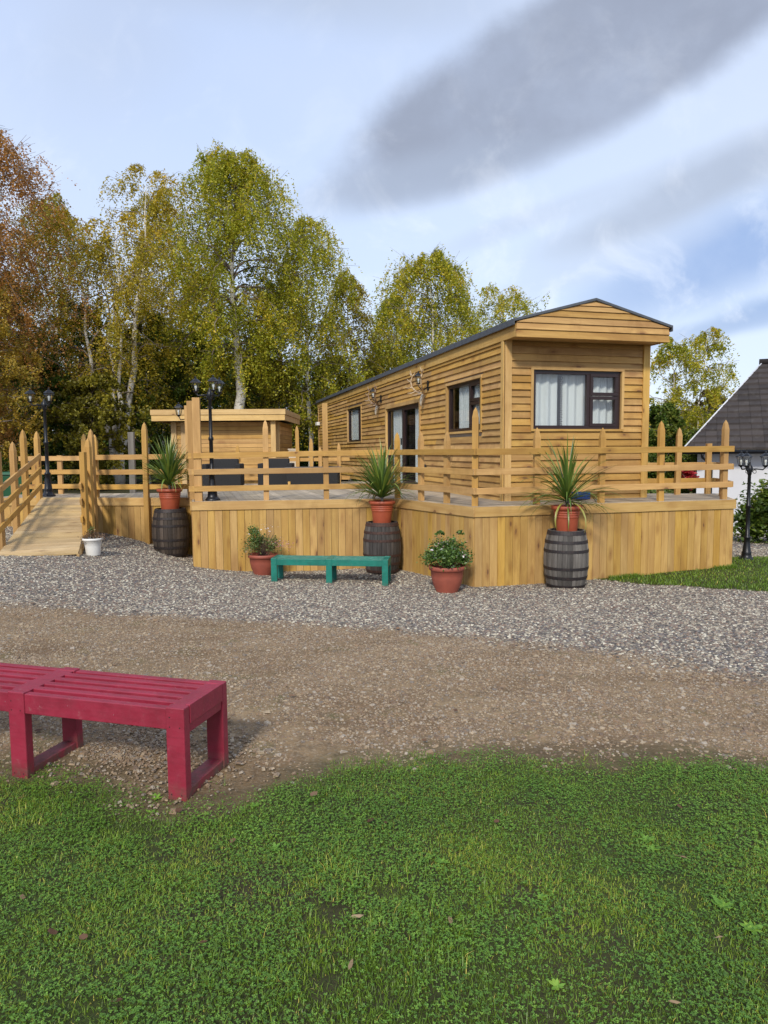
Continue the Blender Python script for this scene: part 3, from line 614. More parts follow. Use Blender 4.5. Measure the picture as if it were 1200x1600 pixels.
# corner boards
t_ = .046
mb = MB(); mb.box(K0(-t_, -t_, DZ), UP * (EZ - DZ - .02), Lv * .10, Wv * .02); mb.build('corner_board', M['trim'], cabin, .003); mb = MB(); mb.box(K0(-.012, -t_ - .012, DZ), UP * (EZ - DZ - .02), Wv * .115, Lv * .03); mb.build('corner_board', M['trim'], cabin, .003); mb = MB()
mb.box(K0(CW - .09, -t_ - .012, DZ), UP * (EZ - DZ - .02), Wv * .125, Lv * .03); mb.build('corner_board', M['trim'], cabin, .003); mb = MB(); mb.box(K0(CW + .01, -t_, DZ), UP * (EZ - DZ - .02), Lv * .10, Wv * .025); mb.build('corner_board', M['trim'], cabin, .003); mb = MB()
mb.box(K0(-t_, CLn - .1, DZ), UP * (EZ - DZ - .02), Lv * .12, Wv * .02); mb.build('corner_board', M['trim'], cabin, .003)
# front gable box and eaves: overhang OH in front
OH = .5; RW = 1.36; mid = CW / 2; ezr = 3.565; apx = 3.935
x0, x1 = mid - RW, mid + RW
mb = MB()
rows = [(3.335, 3.47), (3.456, 3.574), (3.560, 3.68), (3.666, 3.78), (3.766, 3.865), (3.852, 3.93)]
def halfw(z): return RW * min(1, max(0, (apx + .005 - z) / (apx - ezr)))
for i, (a, b) in enumerate(rows):
    wa = halfw(a) if i else RW; wb = halfw(b) if i else RW; yo = -OH - .004 * i
    pa = .022; f_ = lambda w0, z, d: K0(mid + w0, -OH - d, z)
    vs = [f_(-wa, a, .034), f_(wa, a, .034), f_(wb, b, .008), f_(-wb, b, .008), f_(-wa, a, 0), f_(wa, a, 0), f_(wb, b, -.004), f_(-wb, b, -.004)]
    off = _rs.rand(3) * 30; gc = [(off[0] + q.dot(Wv), off[1] + q.z, off[2]) for q in vs]
    mb.add(vs, [(0, 1, 2, 3), (5, 4, 7, 6), (0, 4, 5, 1), (3, 2, 6, 7), (0, 3, 7, 4), (1, 5, 6, 2)], gc)
mb.build('gable', M['clad'], cabin)
mb = MB()
mb.box(K0(x0 + .02, -OH + .01, 3.36), Wv * (2 * RW - .04), Lv * (OH - .045), UP * .015)                      # soffit
for sgn, xx in ((-1, x0 + .0), (1, x1 - .025)):
    mb.box(K0(xx, -OH + .004, 3.345), Lv * (CLn + OH + .1), Wv * .025, UP * .21)                                # eaves boards
for xx, w_ in ((x0 + .026, -.03 - x0 - .026), (CW + .03, x1 - .026 - CW - .03)):
    mb.box(K0(xx, 0, 3.372), Lv * (CLn + .1), Wv * w_, UP * .015)
mb.build('eaves_board', M['trim'], cabin, .002)
mb = MB()
for s in (-1, 1):       # roof slopes as thick sheets with a rounded lip
    e = K0(mid + s * (RW + .035), -OH - .045, ezr + .0); a_ = K0(mid, -OH - .045, apx + .0)
    mb.box(e, Lv * (CLn + OH + .18), (a_ - e), UP * .045)
    mb.box(K0(mid + s * (RW + .035) - (0 if s > 0 else .0), -OH - .045, ezr - .055), Lv * (CLn + OH + .18), Wv * (s * .018), UP * .1)
mb.build('roof', M['roof'], cabin, .008)
mb = MB(); mb.box(K0(mid - .12, .3, apx - .03), Lv * (CLn - .5), Wv * .24, UP * .02); mb.build('ridge_board', M['roof'], cabin)
# windows
def window(parent, org, along, inv, s0, s1, z0, z1, bars, trimw=.05, curtains=True, name='window', door=False):
    """frame of bars between s0..s1; bars = list of rects (s0,s1,z0,z1) of sub-sashes"""
    f = MB(); fw = .06
    def bar(a0, a1, b0, b1, d0=.0, d1=.07): f.box(org + along * a0 + inv * d0 + UP * b0, along * (a1 - a0) if (a1 - a0) > (b1 - b0) else UP * (b1 - b0), UP * (b1 - b0) if (a1 - a0) > (b1 - b0) else along * (a1 - a0), inv * (d1 - d0))
    g = .012
    bar(s0, s1, z0, z0 + fw); bar(s0, s1, z1 - fw, z1); bar(s0, s0 + fw, z0 + fw, z1 - fw); bar(s1 - fw, s1, z0 + fw, z1 - fw)
    for kind, *q in bars:
        if kind == 'bar': bar(q[0], q[1], q[2], q[3], .004, .066)
        else:
            a0, a1, b0, b1 = q; w = .055; dd = -.012
            bar(a0, a1, b0, b0 + w, dd, .05); bar(a0, a1, b1 - w, b1, dd, .05); bar(a0, a0 + w, b0 + w, b1 - w, dd, .05); bar(a1 - w, a1, b0 + w, b1 - w, dd, .05)
    fr = f.build(name, M['frame'], parent, .004)
    p = MB(); p.box(org + along * (s0 + .02) + inv * .035 + UP * (z0 + .02), along * (s1 - s0 - .04), inv * .006, UP * (z1 - z0 - .04)); p.build('pane', M['glass'], fr)
    t = MB(); tw = trimw
    t.box(org + along * (s0 - tw) - inv * .048 + UP * (z0 - .0), UP * (z1 - z0), along * tw, inv * .054); t.box(org + along * s1 - inv * .048 + UP * (z0 - .0), UP * (z1 - z0), along * tw, inv * .054)
    t.box(org + along * (s0 - tw) - inv * .050 + UP * z1, along * (s1 - s0 + 2 * tw), UP * tw, inv * .056)
    if not door: t.box(org + along * (s0 - tw) - inv * .050 + UP * (z0 - tw * .8), along * (s1 - s0 + 2 * tw), UP * tw * .8, inv * .056)
    t.build('window_trim' if not door else 'door_trim', M['trim'], fr)
    return fr
def curtain(parent, org, along, inv, s0, s1, z0, z1, name='curtain', amp=.022, wl=.11):
    n = int((s1 - s0) / .016) + 2; vs = []; ph = _rs.rand() * 6
    ss = np.linspace(s0, s1, n)
    for z in (z0, z1):
        for s in ss:
            vs.append(org + along * s + inv * (amp * math.sin(s / wl * 6.283 + ph) + amp * .4 * math.sin(s / wl * 2.7 + ph * 2)) + UP * z)
    c = MB(); c.add(vs, [(i, i + 1, n + i + 1, n + i) for i in range(n - 1)], None, None, True)
    return c.build(name, M['curtain'], parent)
IW = Wv; IL = Lv
a = WA; fr = window(cabin, K0(0, 0, 0), Lv, Wv, a[0] + .04, a[1] - .04, a[2] + .03, a[3] - .04, [('sash', a[0] + .09, a[0] + .62, a[3] - .42, a[3] - .09), ('sash', a[0] + .09, a[0] + .62, a[2] + .08, a[3] - .43), ('bar', a[0] + .62, a[0] + .68, a[2] + .09, a[3] - .1)])
fr['label'] = 'window beside the near corner with a small top sash'
curtain(fr, K0(.085, 0, 0), Lv, Wv, a[0] + .05, a[1] - .42, a[2], a[3])
a = WC; fr = window(cabin, K0(0, 0, 0), Lv, Wv, a[0] + .04, a[1] - .04, a[2] + .03, a[3] - .04, [('bar', a[0] + .5, a[0] + .56, a[2] + .09, a[3] - .1)])
curtain(fr, K0(.085, 0, 0), Lv, Wv, a[0] + .9, a[1] - .1, a[2], a[3])
a = WF; fr = window(cabin, K0(0, 0, 0), Wv, Lv, a[0] + .035, a[1] - .035, a[2] + .03, a[3] - .035,
    [('sash', 1.55, 2.075, 2.50, 2.865), ('sash', 1.55, 2.075, 1.985, 2.492), ('bar', 1.49, 1.552, 2.005, 2.845)], trimw=.045)
fr['label'] = 'wide front window with two small opening sashes on its right'
curtain(fr, K0(0, .17, 0), Wv, Lv, a[0] + .05, 1.03, a[2], a[3] - .06, wl=.17); curtain(fr, K0(0, .19, 0), Wv, Lv, 1.12, a[1] - .05, a[2], a[3] - .1, wl=.15)
cs = MB(); q0 = Vector()
for c_ in (1.065, 1.095):        # strip of dark chain between the curtains
    for i in range(30):
        z = a[2] + .06 + i * .03; cs.lathe([(.003, 0), (.011, .006), (.011, .018), (.003, .024)], 6, tuple(K0(c_ + .008 * (i % 2), .13, z)), False)
cs.build('chain_strip', M['frame'], fr)
# patio door
a = DO; fr = window(cabin, K0(0, 0, 0), Lv, Wv, a[0] + .05, a[1] - .05, a[2] + .02, a[3] - .045, [('sash', a[0] + .1, a[0] + 1.42, a[2] + .08, a[3] - .1), ('bar', a[0] + 1.38, a[0] + 1.50, a[2] + .08, a[3] - .1)], .08, name='patio_door', door=True)
curtain(fr, K0(.085, 0, 0), Lv, Wv, a[0] + .05, a[0] + .72, a[2] + .03, a[3] - .05); curtain(fr, K0(.10, 0, 0), Lv, Wv, a[0] + 1.9, a[1] - .3, a[2] + .03, a[3] - .05)
cs = MB()
for c_ in np.arange(a[0] + .95, a[0] + 1.32, .09):
    cs = MB()
    for i in range(44):
        cs.lathe([(.003, 0), (.013, .008), (.013, .026), (.003, .034)], 5, tuple(K0(.13, c_ + .012 * (i % 2), a[2] + .1 + i * .042)), False)
    cs.build('bead_strand', M['frame'], fr)
hb = MB(); hb.box(K0(-.05, a[0] + 1.45, 1.75), UP * .16, Lv * .025, Wv * .03); hb.build('door_handle', M['black'], fr, .004)
# outside tap box
tb = MB(); tb.box(K0(-.09, 3.9, 1.2), Lv * .1, UP * .11, Wv * .06); tag(tb.build('socket_box', M['cushion'], None, .01, loc=tuple(K)), 'small grey outdoor socket on the cabin wall right of the patio door', 'socket')
vb = MB(); vb.box(K0(-.16, 17.05, 2.63), Lv * .35, UP * .13, Wv * .12); tag(vb.build('flood_light', M['white'], None, .01, loc=tuple(K)), 'white box light at the far end of the cabin side wall', 'wall light')
bb = MB(); bb.box(K0(1.15, -.34, DZ + .02), Wv * .24, Lv * .2, UP * .12); bb.box(K0(1.17, -.32, DZ + .141), Wv * .20, Lv * .16, UP * .02)
tag(bb.build('storage_tub', M['blue'], None, .02, loc=tuple(K)), 'small blue plastic tub on the deck behind the right spiky plant', 'tub')

# ------------------------------------------------------------------ deck
Apt, Bpt, Cpt, Ept = Vector((-3.25, 12.0, 0)), Vector((.18, 12.47, 0)), Vector((1.331, 10.43, 0)), Vector((5.73, 11.61, 0))
Fpt = Vector((6.2, 13.2, 0)); L1 = Vector((-5.40, 13.28, 0)); L2 = Vector((-3.55, 13.08, 0)); TL = Vector((-6.45, 13.38, 0))
deckpoly = [Apt, Bpt, Cpt, Ept, Fpt, K + Wv * (CW - .15) + Lv * 1.2, K + Wv * (CW - .15) + Lv * .1, K + Wv * .1 + Lv * .1, K + Wv * .1 + Lv * 8.5, K + Lv * 8.5 - Wv * 5.3,
            Vector((-4.6, 14.6, 0)), Vector((-7.4, 14.6, 0)), Vector((-7.35, 13.45, 0)), TL, L1, L2]
deck = empty('wooden_deck', (0, 0, 0), 'raised timber deck with vertical board skirt wrapping round the cabin', 'deck')
def clip(poly, n, d):
    out = []
    for i in range(len(poly)):
        p, q = poly[i], poly[(i + 1) % len(poly)]; a, b = p.dot(n) - d, q.dot(n) - d
        if a >= 0: out.append(p)
        if a * b < 0: out.append(p + (q - p) * (a / (a - b)))
    return out
mb = MB(); bw = .145; ds = [p.dot(Wv) for p in deckpoly]; w = min(ds)
while w < max(ds):
    pl = clip(clip(deckpoly, Wv, w + .003), -Wv, -(w + bw - .003))
    if len(pl) >= 3:
        n = len(pl); zt = DZ + .0015 * _rs.rand(); off = _rs.rand(3) * 40; vs = [p + UP * zt for p in pl] + [p + UP * (DZ - .028) for p in pl]
        gc = [(off[0] + p.dot(Lv), off[1] + p.dot(Wv) - w, off[2] + p.z) for p in vs]
        mb.add(vs, [tuple(range(n))] + [(i, i + n, (i + 1) % n + n, (i + 1) % n) for i in range(n)], gc)
    w += bw
mb.build('deck_boards', M['deckb'], deck)
mb = MB(); mb.add([p + UP * (DZ - .05) for p in deckpoly], [tuple(range(len(deckpoly)))]); mb.build('joist_bed', M['dark'], deck)
edges = [(Apt, Bpt), (Bpt, Cpt), (Cpt, Ept), (Ept, Fpt), (L1, L2), (L2, Apt), (Vector((-4.6, 14.6, 0)), Vector((-7.4, 14.6, 0))), (Vector((-7.4, 14.6, 0)), Vector((-7.35, 13.45, 0))), (Vector((-7.35, 13.45, 0)), TL), (Fpt, K + Wv * CW + Lv * 1.2)]
tr = MB(); bk = MB()
for (p, q) in edges:
    d = (q - p); Ln = d.length; d.normalize(); out = Vector((d.y, -d.x, 0)); sk = MB()
    tr.box(p + UP * (DZ - .15) + out * .002 - d * .0, d * (Ln + .03), out * .034, UP * .146)
    n = max(2, round(Ln / .122)); w = Ln / n
    for i in range(n):
        a = p + d * (i * w + .0025); dep = .016 + .003 * _rs.rand(); zb = min(gz(a.x, a.y), gz((a + d * w).x, (a + d * w).y)) - .12
        sk.box(a + UP * zb + out * (-.006), UP * (DZ - .152 - zb), d * (w - .005), out * dep)
    sk.build('skirt', M['skirt'], deck)
    zb = min(gz(p.x, p.y), gz(q.x, q.y)) - .2; bk.box(p + UP * zb - out * .03, d * Ln, out * .02, UP * (DZ - .06 - zb))
tr.build('edge_board', M['trim'], deck, .002); bk.build('skirt_backing', M['dark'], deck)

# ------------------------------------------------------------------ ramp
ramp = empty('wooden_ramp', (0, 0, 0), 'sloping pale timber ramp leading up to the deck landing', 'ramp')
BR, BL_, TR_, TL_ = Vector((-4.62, 10.62, .11)), Vector((-5.60, 10.12, .11)), Vector((-5.42, 13.26, DZ + .002)), Vector((-6.45, 13.36, DZ + .002))
mb = MB(); n = 24
for i in range(n):
    s0, s1 = i / n, (i + 1) / n - .0022
    p0, p1 = BR.lerp(TR_, s0), BR.lerp(TR_, s1); q0, q1 = BL_.lerp(TL_, s0), BL_.lerp(TL_, s1)
    zt = UP * (.002 * _rs.rand()); vs = [p0 + zt, p1 + zt, q1 + zt, q0 + zt]; vs = vs + [v_ - UP * .028 for v_ in vs]; off = _rs.rand(3) * 30; L_ = (q0 - p0).length
    gc = [(off[0], off[1], off[2]), (off[0], off[1] + .12, off[2]), (off[0] + L_, off[1] + .12, off[2]), (off[0] + L_, off[1], off[2])]; gc = gc + [(g[0], g[1], g[2] + .03) for g in gc]
    mb.add(vs, [(0, 1, 2, 3), (4, 7, 6, 5), (0, 4, 5, 1), (1, 5, 6, 2), (2, 6, 7, 3), (3, 7, 4, 0)], gc)
mb.build('tread_boards', M['ramp'], ramp)
mb = MB()
for (p, q) in ((BR, TR_), (BL_, TL_)):
    d = q - p; mb.beam(p - UP * .092, q - UP * .092, .12, .035, (1, 0, 0))
mb.build('side_beam', M['pale'], ramp)

# ------------------------------------------------------------------ railings
def post_mesh(h, w=.092, t=.07, pointed=True):
    b = MB(); off = _rs.rand(3) * 40
    if pointed:
        hp = .15; r_ = [(0, 1), (h - hp, 1), (h - hp * .35, .62), (h, .06)]
    else: r_ = [(0, 1), (h, 1)]
    vs = []; gc = []
    for z, s in r_:
        for (a, c) in ((-1, -1), (1, -1), (1, 1), (-1, 1)):
            vs.append((a * w / 2 * s, c * t / 2 * s, z)); gc.append((off[0] + z, off[1] + a * w / 2, off[2] + c * t / 2))
    fs = [(3, 2, 1, 0)]
    for j in range(len(r_) - 1):
        for i in range(4): fs.append((j * 4 + i, j * 4 + (i + 1) % 4, j * 4 + 4 + (i + 1) % 4, j * 4 + 4 + i))
    k = (len(r_) - 1) * 4; fs.append((k, k + 1, k + 2, k + 3)); b.add(vs, fs, gc); return b
def railing(label, posts, rails, name='timber_railing', mat='fence', grp='pointed post railings round the deck'):
    """posts (x,y,z0,z1,angle,pointed[,w,t]); rails (p,q,side)"""
    r = empty(name, (posts[0][0], posts[0][1], posts[0][2]), label, 'railing', grp); o3 = Vector(r.location)
    for p in posts:
        w_, t_ = (p[6], p[7]) if len(p) > 6 else (.092, .07)
        o = post_mesh(p[3] - p[2], w_, t_, p[5]).build('post', M[mat], r, .003); o.location = Vector(p[:3]) - o3; o.rotation_euler = (_rs.randn() * .006, _rs.randn() * .006, p[4])
    for (p, q, sd_) in rails:
        b = MB(); b.beam(Vector(p) - o3, Vector(q) - o3, .094, .036, sd_, ext=.03); b.build('rail', M[mat], r, .003)
    return r
def onseg(p, q, t, inn=.06):
    d = (q - p).normalized(); out = Vector((d.y, -d.x, 0)); return p + (q - p) * t - out * inn
def seg_rails(p, q, zs0, zs1, o=.0, e0=0, e1=0):
    d = (q - p).normalized(); out = Vector((d.y, -d.x, 0)); a, b = p + d * e0 - out * o, q - d * e1 - out * o
    return [((a.x, a.y, z0), (b.x, b.y, z1), tuple(out)) for z0, z1 in zip(zs0, zs1)]
def tpx(p, q, px, inn):
    """parameter along p->q whose picture column is px (used once, to space the posts as measured)"""
    f0 = (px - 600) / 1109.0; d = q - p; n_ = Vector((d.y, -d.x, 0)).normalized(); p = p - n_ * inn
    cp, spn = math.cos(R(4.896)), math.sin(R(4.896))
    # depth along the optical axis with z at about deck height
    dep = lambda v_: v_.y * cp + (1.6 - 1.2) * spn
    return (f0 * dep(p) - p.x) / (d.x - f0 * (dep(p + d) - dep(p)))
def posts_at(p, q, pxs, tops, inn=.075, z0=DZ, pointed=True):
    d = (q - p); a = math.atan2(d.y, d.x); r = []
    for k, (c, t) in enumerate(zip(pxs, tops)):
        s = onseg(p, q, tpx(p, q, c, inn), inn); r.append((s.x, s.y, z0, t, a, pointed if not isinstance(pointed, list) else pointed[k]))
    return r
ZR = (1.58, 1.285, 1.0)
P1 = posts_at(Apt, Bpt, [416, 510], [2.15, 2.43]); P1[1] = P1[1][:5] + (False,)
railing('pointed post railing along the front left deck edge behind the green bench', P1, seg_rails(Apt, Bpt, (1.545, 1.27, .985), (1.58, 1.285, .995), .018, -.02, .03))
P2 = posts_at(Bpt, Cpt, [621.5, 658.5, 698.5], [1.93, 1.92, 1.90]); c_ = onseg(Bpt, Cpt, .965, .075); P2.append((c_.x, c_.y, DZ, 2.235, math.atan2(Cpt.y - Bpt.y, Cpt.x - Bpt.x) + .8, True))
railing('short angled pointed post railing in front of the patio door', P2, seg_rails(Bpt, Cpt, (1.58, 1.285, .995), ZR, .018, .03, .02))
P3 = posts_at(Cpt, Ept, [839, 940, 1033, 1132], [1.94, 1.94, 2.05, 2.07])
railing('pointed post railing along the deck edge below the front window', P3, seg_rails(Cpt, Ept, ZR, (1.60, 1.31, 1.02), .018, .02, .06))
Gp = K + Wv * CW + Lv * 1.35
d = Fpt - Ept
railing('pointed post railing at the rear right corner of the deck', [(5.36, 12.95, DZ, 1.99, R(3), True), (5.98, 13.1, DZ, 1.7, R(3), False)], [((Gp.x + .05, 12.98, z), (6.1, 13.13, z), (0, -1, 0)) for z in (1.60, 1.31, 1.02)])
railing('plank railing closing the right end of the deck', [(5.93, 12.45, DZ, 1.66, R(75), False)], [((5.74, 11.70, z), (6.1, 13.0, z), (1, 0, 0)) for z in (1.60, 1.31, 1.02)])
# landing front
P4 = [(*(onseg(L1, L2, .0, .03).xy), .1, 1.95, 0, True)] + [(q[0], q[1], -.2, q[3], q[4], q[5]) for q in posts_at(L1, L2, [228], [2.16], -.10)]
railing('pointed post railing along the front of the landing behind the left barrel', P4, seg_rails(L1, L2, (1.52, 1.245, .97), (1.53, 1.255, .98), -.05, 0, -.15))
# left deck side from A back
sideL = Vector((-4.5, 16.5, 0))
P5 = [(Apt.x + .09, Apt.y + .10, DZ, 2.52, .13, False, .125, .11), (-3.37, 12.56, DZ, 2.50, .13, False, .12, .11), (-3.58, 13.18, DZ, 2.46, .13, False, .12, .11)]
railing('row of three tall square deck posts with planks beside the deck lamp', P5, [((Apt.x + .02, Apt.y + .03, z), (-3.36, 12.65, z + .0), (-1, 0, 0)) for z in (1.545, 1.27, .985)])
# back railings
P6 = [(-7.15, 14.55, .2, 1.55, 0, False), (-6.62, 14.55, DZ, 1.56, 0, False), (-6.12, 14.55, DZ, 2.0, 0, True)]
railing('plank railing along the back of the landing in front of the green bin', P6, [((-7.4, 14.5, z), (-6.05, 14.5, z), (0, -1, 0)) for z in (1.50, 1.225, .93)])
bx = lambda px, Y: (px - 600) / 1109.0 * (Y * .996 + .02)
P7 = [(bx(c, 18.4), 18.4, DZ, t, R(5), True) for c, t in ((372, 1.80), (466, 2.27), (487, 1.95), (501, 1.72), (530, 1.82))]
railing('low pointed post railing along the back of the deck', P7, [((bx(345, 18.4), 18.45, z), (bx(545, 18.4), 18.45, z), (0, -1, 0)) for z in (1.40, 1.15, .92)])
# ramp rails
def rampt(p, q, t): v_ = p.lerp(q, t); return v_
P8 = []
for t, zt, pt in ((.27, 1.62, False), (.58, 1.86, True), (.80, 2.03, True)):
    v_ = rampt(BR, TR_, t); P8.append((v_.x + .05, v_.y, gz(v_.x, v_.y) - .1, zt, -.25, pt))
r0, r1 = rampt(BR, TR_, .24), rampt(BR, TR_, 1.0)
railing('sloping pointed post railing on the right side of the ramp', P8, [((r0.x + .0, r0.y, a), (r1.x + .0, r1.y, b), (-1, 0, 0)) for a, b in ((1.08, 1.52), (.83, 1.245), (.55, .97))])
P9 = []
for t, zt, pt in ((.16, 1.63, False), (.45, 1.80, True), (.68, 2.02, True), (.99, 2.02, True)):
    v_ = rampt(BL_, TL_, t); P9.append((v_.x - .04, v_.y, gz(v_.x, v_.y) - .1, zt, -.25, pt))
r0, r1 = rampt(BL_, TL_, .0), rampt(BL_, TL_, .98)
railing('sloping pointed post railing on the left side of the ramp', P9, [((r0.x + .012, r0.y, a), (r1.x + .012, r1.y, b), (-1, 0, 0)) for a, b in ((1.0, 1.56), (.72, 1.30), (.44, 1.0))])

# ------------------------------------------------------------------ flat roofed hut behind the deck
hut = empty('garden_hut', (-5.68, 19.3, 0), 'flat roofed log boarded garden hut behind the deck', 'hut')
hw, hd = 2.85, 2.6; hz0, hz1 = .1, 2.42; mb = MB(); n = 20; dz = (hz1 - hz0) / n
for i in range(n):
    z = hz0 + i * dz
    mb.box((0, -.02 - .004 * _rs.rand(), z + .004), (hw, 0, 0), (0, .03, 0), (0, 0, dz - .008)); mb.box((-.02, .0, z + .004), (0, hd, 0), (.03, 0, 0), (0, 0, dz - .008)); mb.box((hw - .01, .0, z + .004), (0, hd, 0), (.03, 0, 0), (0, 0, dz - .008))
mb.build('log_boards', M['clad'], hut)
mb = MB(); mb.box((.02, .02, hz0), (hw - .04, 0, 0), (0, hd, 0), (0, 0, hz1 - hz0)); mb.build('inner_wall', M['dark'], hut)
for x_ in (-.03, .22, hw - .1):
    mb = MB(); mb.box((x_, -.06, hz0), (0, 0, hz1 - hz0), (.13, 0, 0), (0, .035, 0)); mb.build('corner_board', M['pale'], hut, .003)
mb = MB(); mb.box((-.06, -.02, hz0), (0, 0, hz1 - hz0), (0, .12, 0), (.03, 0, 0)); mb.build('corner_board', M['pale'], hut, .003)
mb = MB(); mb.box((hw - .16, -.36, hz0), (0, 0, hz1 - hz0 + .05), (.13, 0, 0), (0, .1, 0)); mb.build('roof_post', M['pale'], hut, .004)
mb = MB(); rx0, rx1, ry0, ry1 = -.42, hw + .24, -.5, hd + .2
for z, h, o_ in ((hz1 + .01, .15, 0), (hz1 + .165, .14, .02)):
    mb.box((rx0 - o_, ry0 - o_, z), (rx1 - rx0 + 2 * o_, 0, 0), (0, .03, 0), (0, 0, h)); mb.box((rx0 - o_, ry0 + .031, z), (0, ry1 - ry0, 0), (.03, 0, 0), (0, 0, h)); mb.box((rx1 - .03 + o_, ry0 + .031, z), (0, ry1 - ry0, 0), (.03, 0, 0), (0, 0, h))
mb.build('fascia', M['pale'], hut, .003)
mb = MB(); mb.box((rx0 + .03, ry0 + .03, hz1 + .05), (rx1 - rx0 - .06, 0, 0), (0, ry1 - ry0, 0), (0, 0, .2)); mb.build('roof', M['roof'], hut)

# ------------------------------------------------------------------ benches
def bench(label, loc, rz, m, grp='slatted plastic benches'):
    """origin: foot of the front leg of the right end; bench runs to -x, depth to +y"""
    b = empty('slatted_bench', loc, label, 'bench', grp, rz); lw = .095; lt = .05; D_ = .41; H_ = .44; L_ = 1.85
    for k in range(3):
        xc = -lw - k * (L_ - lw) / 2; e = (k == 1)
        f = MB(); f.box((xc, 0, 0), (0, 0, H_ + .002 - (.0 if True else 0)), (lw, 0, 0), (0, lt, 0))
        o = f.build('leg', m, b, .005)
        f = MB(); f.box((xc, D_ - lt, 0), (0, 0, H_ + .002), (lw, 0, 0), (0, lt, 0)); f.build('leg', m, b, .005)
        f = MB(); f.box((xc + .006, lt, .002), (0, D_ - 2 * lt, 0), (lw - .012, 0, 0), (0, 0, .045)); f.build('foot_rail', m, b, .004)
        f = MB(); f.box((xc + .006, lt, H_ - .13), (0, D_ - 2 * lt, 0), (lw - .012, 0, 0), (0, 0, .045)); f.build('cross_rail', m, b, .004)
        sc = MB()
        for (dx, dz_) in ((.02, .03), (.072, .03), (.02, H_ - .09), (.072, H_ - .09), (.02, H_ - .045)):
            vs = [(xc + dx + .0035 * math.cos(t * 1.047), -.0008, dz_ + .0035 * math.sin(t * 1.047)) for t in range(6)]; sc.add(vs, [tuple(range(6))])
        sc.build('screw', M['screw'], o)
    sl = 5; gap = .026; w_ = (D_ - 2 * .0 - lt * 2 + .0 - gap * (sl - 1) + .0) / sl
    for k in range(2):
        x1_ = -lw - k * (L_ - lw) / 2; x0_ = x1_ - ((L_ - lw) / 2 - lw)
        f = MB(); f.box((x0_, .004, H_ - .105), (x1_ - x0_, 0, 0), (0, .038, 0), (0, 0, .10)); f.build('front_apron', m, b, .004)
        f = MB(); f.box((x0_, D_ - .042, H_ - .105), (x1_ - x0_, 0, 0), (0, .038, 0), (0, 0, .10)); f.build('rear_apron', m, b, .004)
    span = D_ - .0; n = 6; gp = .034; w_ = (D_ - .0 - .1 - gp * 5 + .1) / n
    xs0 = -L_ + .0; 
    for i in range(n):
        if i in (0, n - 1): continue
        y_ = i * (w_ + gp); f = MB(); f.box((-L_ + .02, y_, H_ - .034), (L_ - .04, 0, 0), (0, w_, 0), (0, 0, .032)); f.build('slat', m, b, .004)
    for k in range(3):      # spacer blocks between slats over each leg frame
        xc = -lw - k * (L_ - lw) / 2; f = MB()
        f.box((xc + .004 - (.02 if k == 1 else 0), .052, H_ - .045), (0, D_ - .104, 0), (lw - .03 + (.04 if k == 1 else 0), 0, 0), (0, 0, .0435)); f.build('spacer_block', m, b, .002)
    for x_ in (-.022, -L_ - .002):
        f = MB(); f.box((x_, .052, H_ - .086), (0, D_ - .104, 0), (.024, 0, 0), (0, 0, .09)); f.build('end_board', m, b, .003)
    return b
bench('raspberry red slatted bench standing at the lawn edge', (-.915, 3.13, .0), R(-15.5), M['redp'])
bench('teal green slatted bench standing on the gravel by the deck', (.055, 10.80, gz(-.4, 11.0) - .045), R(-7), M['teal'])

# ------------------------------------------------------------------ barrels, pots, plants
def barrel(label, loc, wm, hm, rz, H_=.86, R0=.262, R1=.325):
    b = empty('whisky_barrel', loc, label, 'barrel', 'whisky barrels used as plant stands', rz); n = 26; ns = 12
    mb = MB(); rad = lambda t: R0 + (R1 - R0) * (1 - (2 * t - 1) ** 2) ** .9
    for i in range(n):
        a0 = 2 * math.pi * (i + .03) / n; a1 = 2 * math.pi * (i + .97) / n; vs = []; gc = []; off = _rs.rand(3) * 30; jr = .003 * _rs.rand()
        for j in range(ns + 1):
            t = j / ns; r = rad(t) - jr
            for (a, rr) in ((a0, r - .02), (a0, r), ((a0 + a1) / 2, r + .003), (a1, r), (a1, r - .02)):
                vs.append((rr * math.cos(a), rr * math.sin(a), t * H_)); gc.append((off[0] + t * H_, off[1] + (a - a0) * r, off[2]))
        fs = [(j * 5 + k, j * 5 + k + 1, j * 5 + 6 + k, j * 5 + 5 + k) for j in range(ns) for k in range(4)] + [(0, 1, 2, 3, 4), (ns * 5 + 4, ns * 5 + 3, ns * 5 + 2, ns * 5 + 1, ns * 5)]
        mb.add(vs, fs, gc)
    mb.build('staves', wm, b)
    mb = MB(); mb.lathe([(0.001, H_ - .035), (R0 - .012, H_ - .035), (R0 - .012, H_ - .06), (.001, H_ - .06)], 26, cap=False, sm=False); mb.build('barrel_head', wm, b)
    for (t, w) in ((.02, .045), (.20, .042), (.36, .04), (.655, .04), (.81, .042), (.955, .045)):
        h = MB(); z0, z1 = t * H_ - (w / 2 if t > .1 else 0), t * H_ + w / 2 + (w / 2 if t < .1 else 0)
        if t > .9: z0, z1 = t * H_ - w * .45, H_ - .003
        r0, r1 = rad(z0 / H_), rad(z1 / H_); h.lathe([(r0 + .001, z0), (r0 + .0075, z0), (r1 + .0075, z1), (r1 + .001, z1)], 40, cap=False, sm=False); h.build('hoop', hm, b)
    return b
B1 = Vector((-3.86, 12.78, 0)); B2 = Vector((-.035, 12.02, 0)); B3 = Vector((2.70, 10.45, 0))
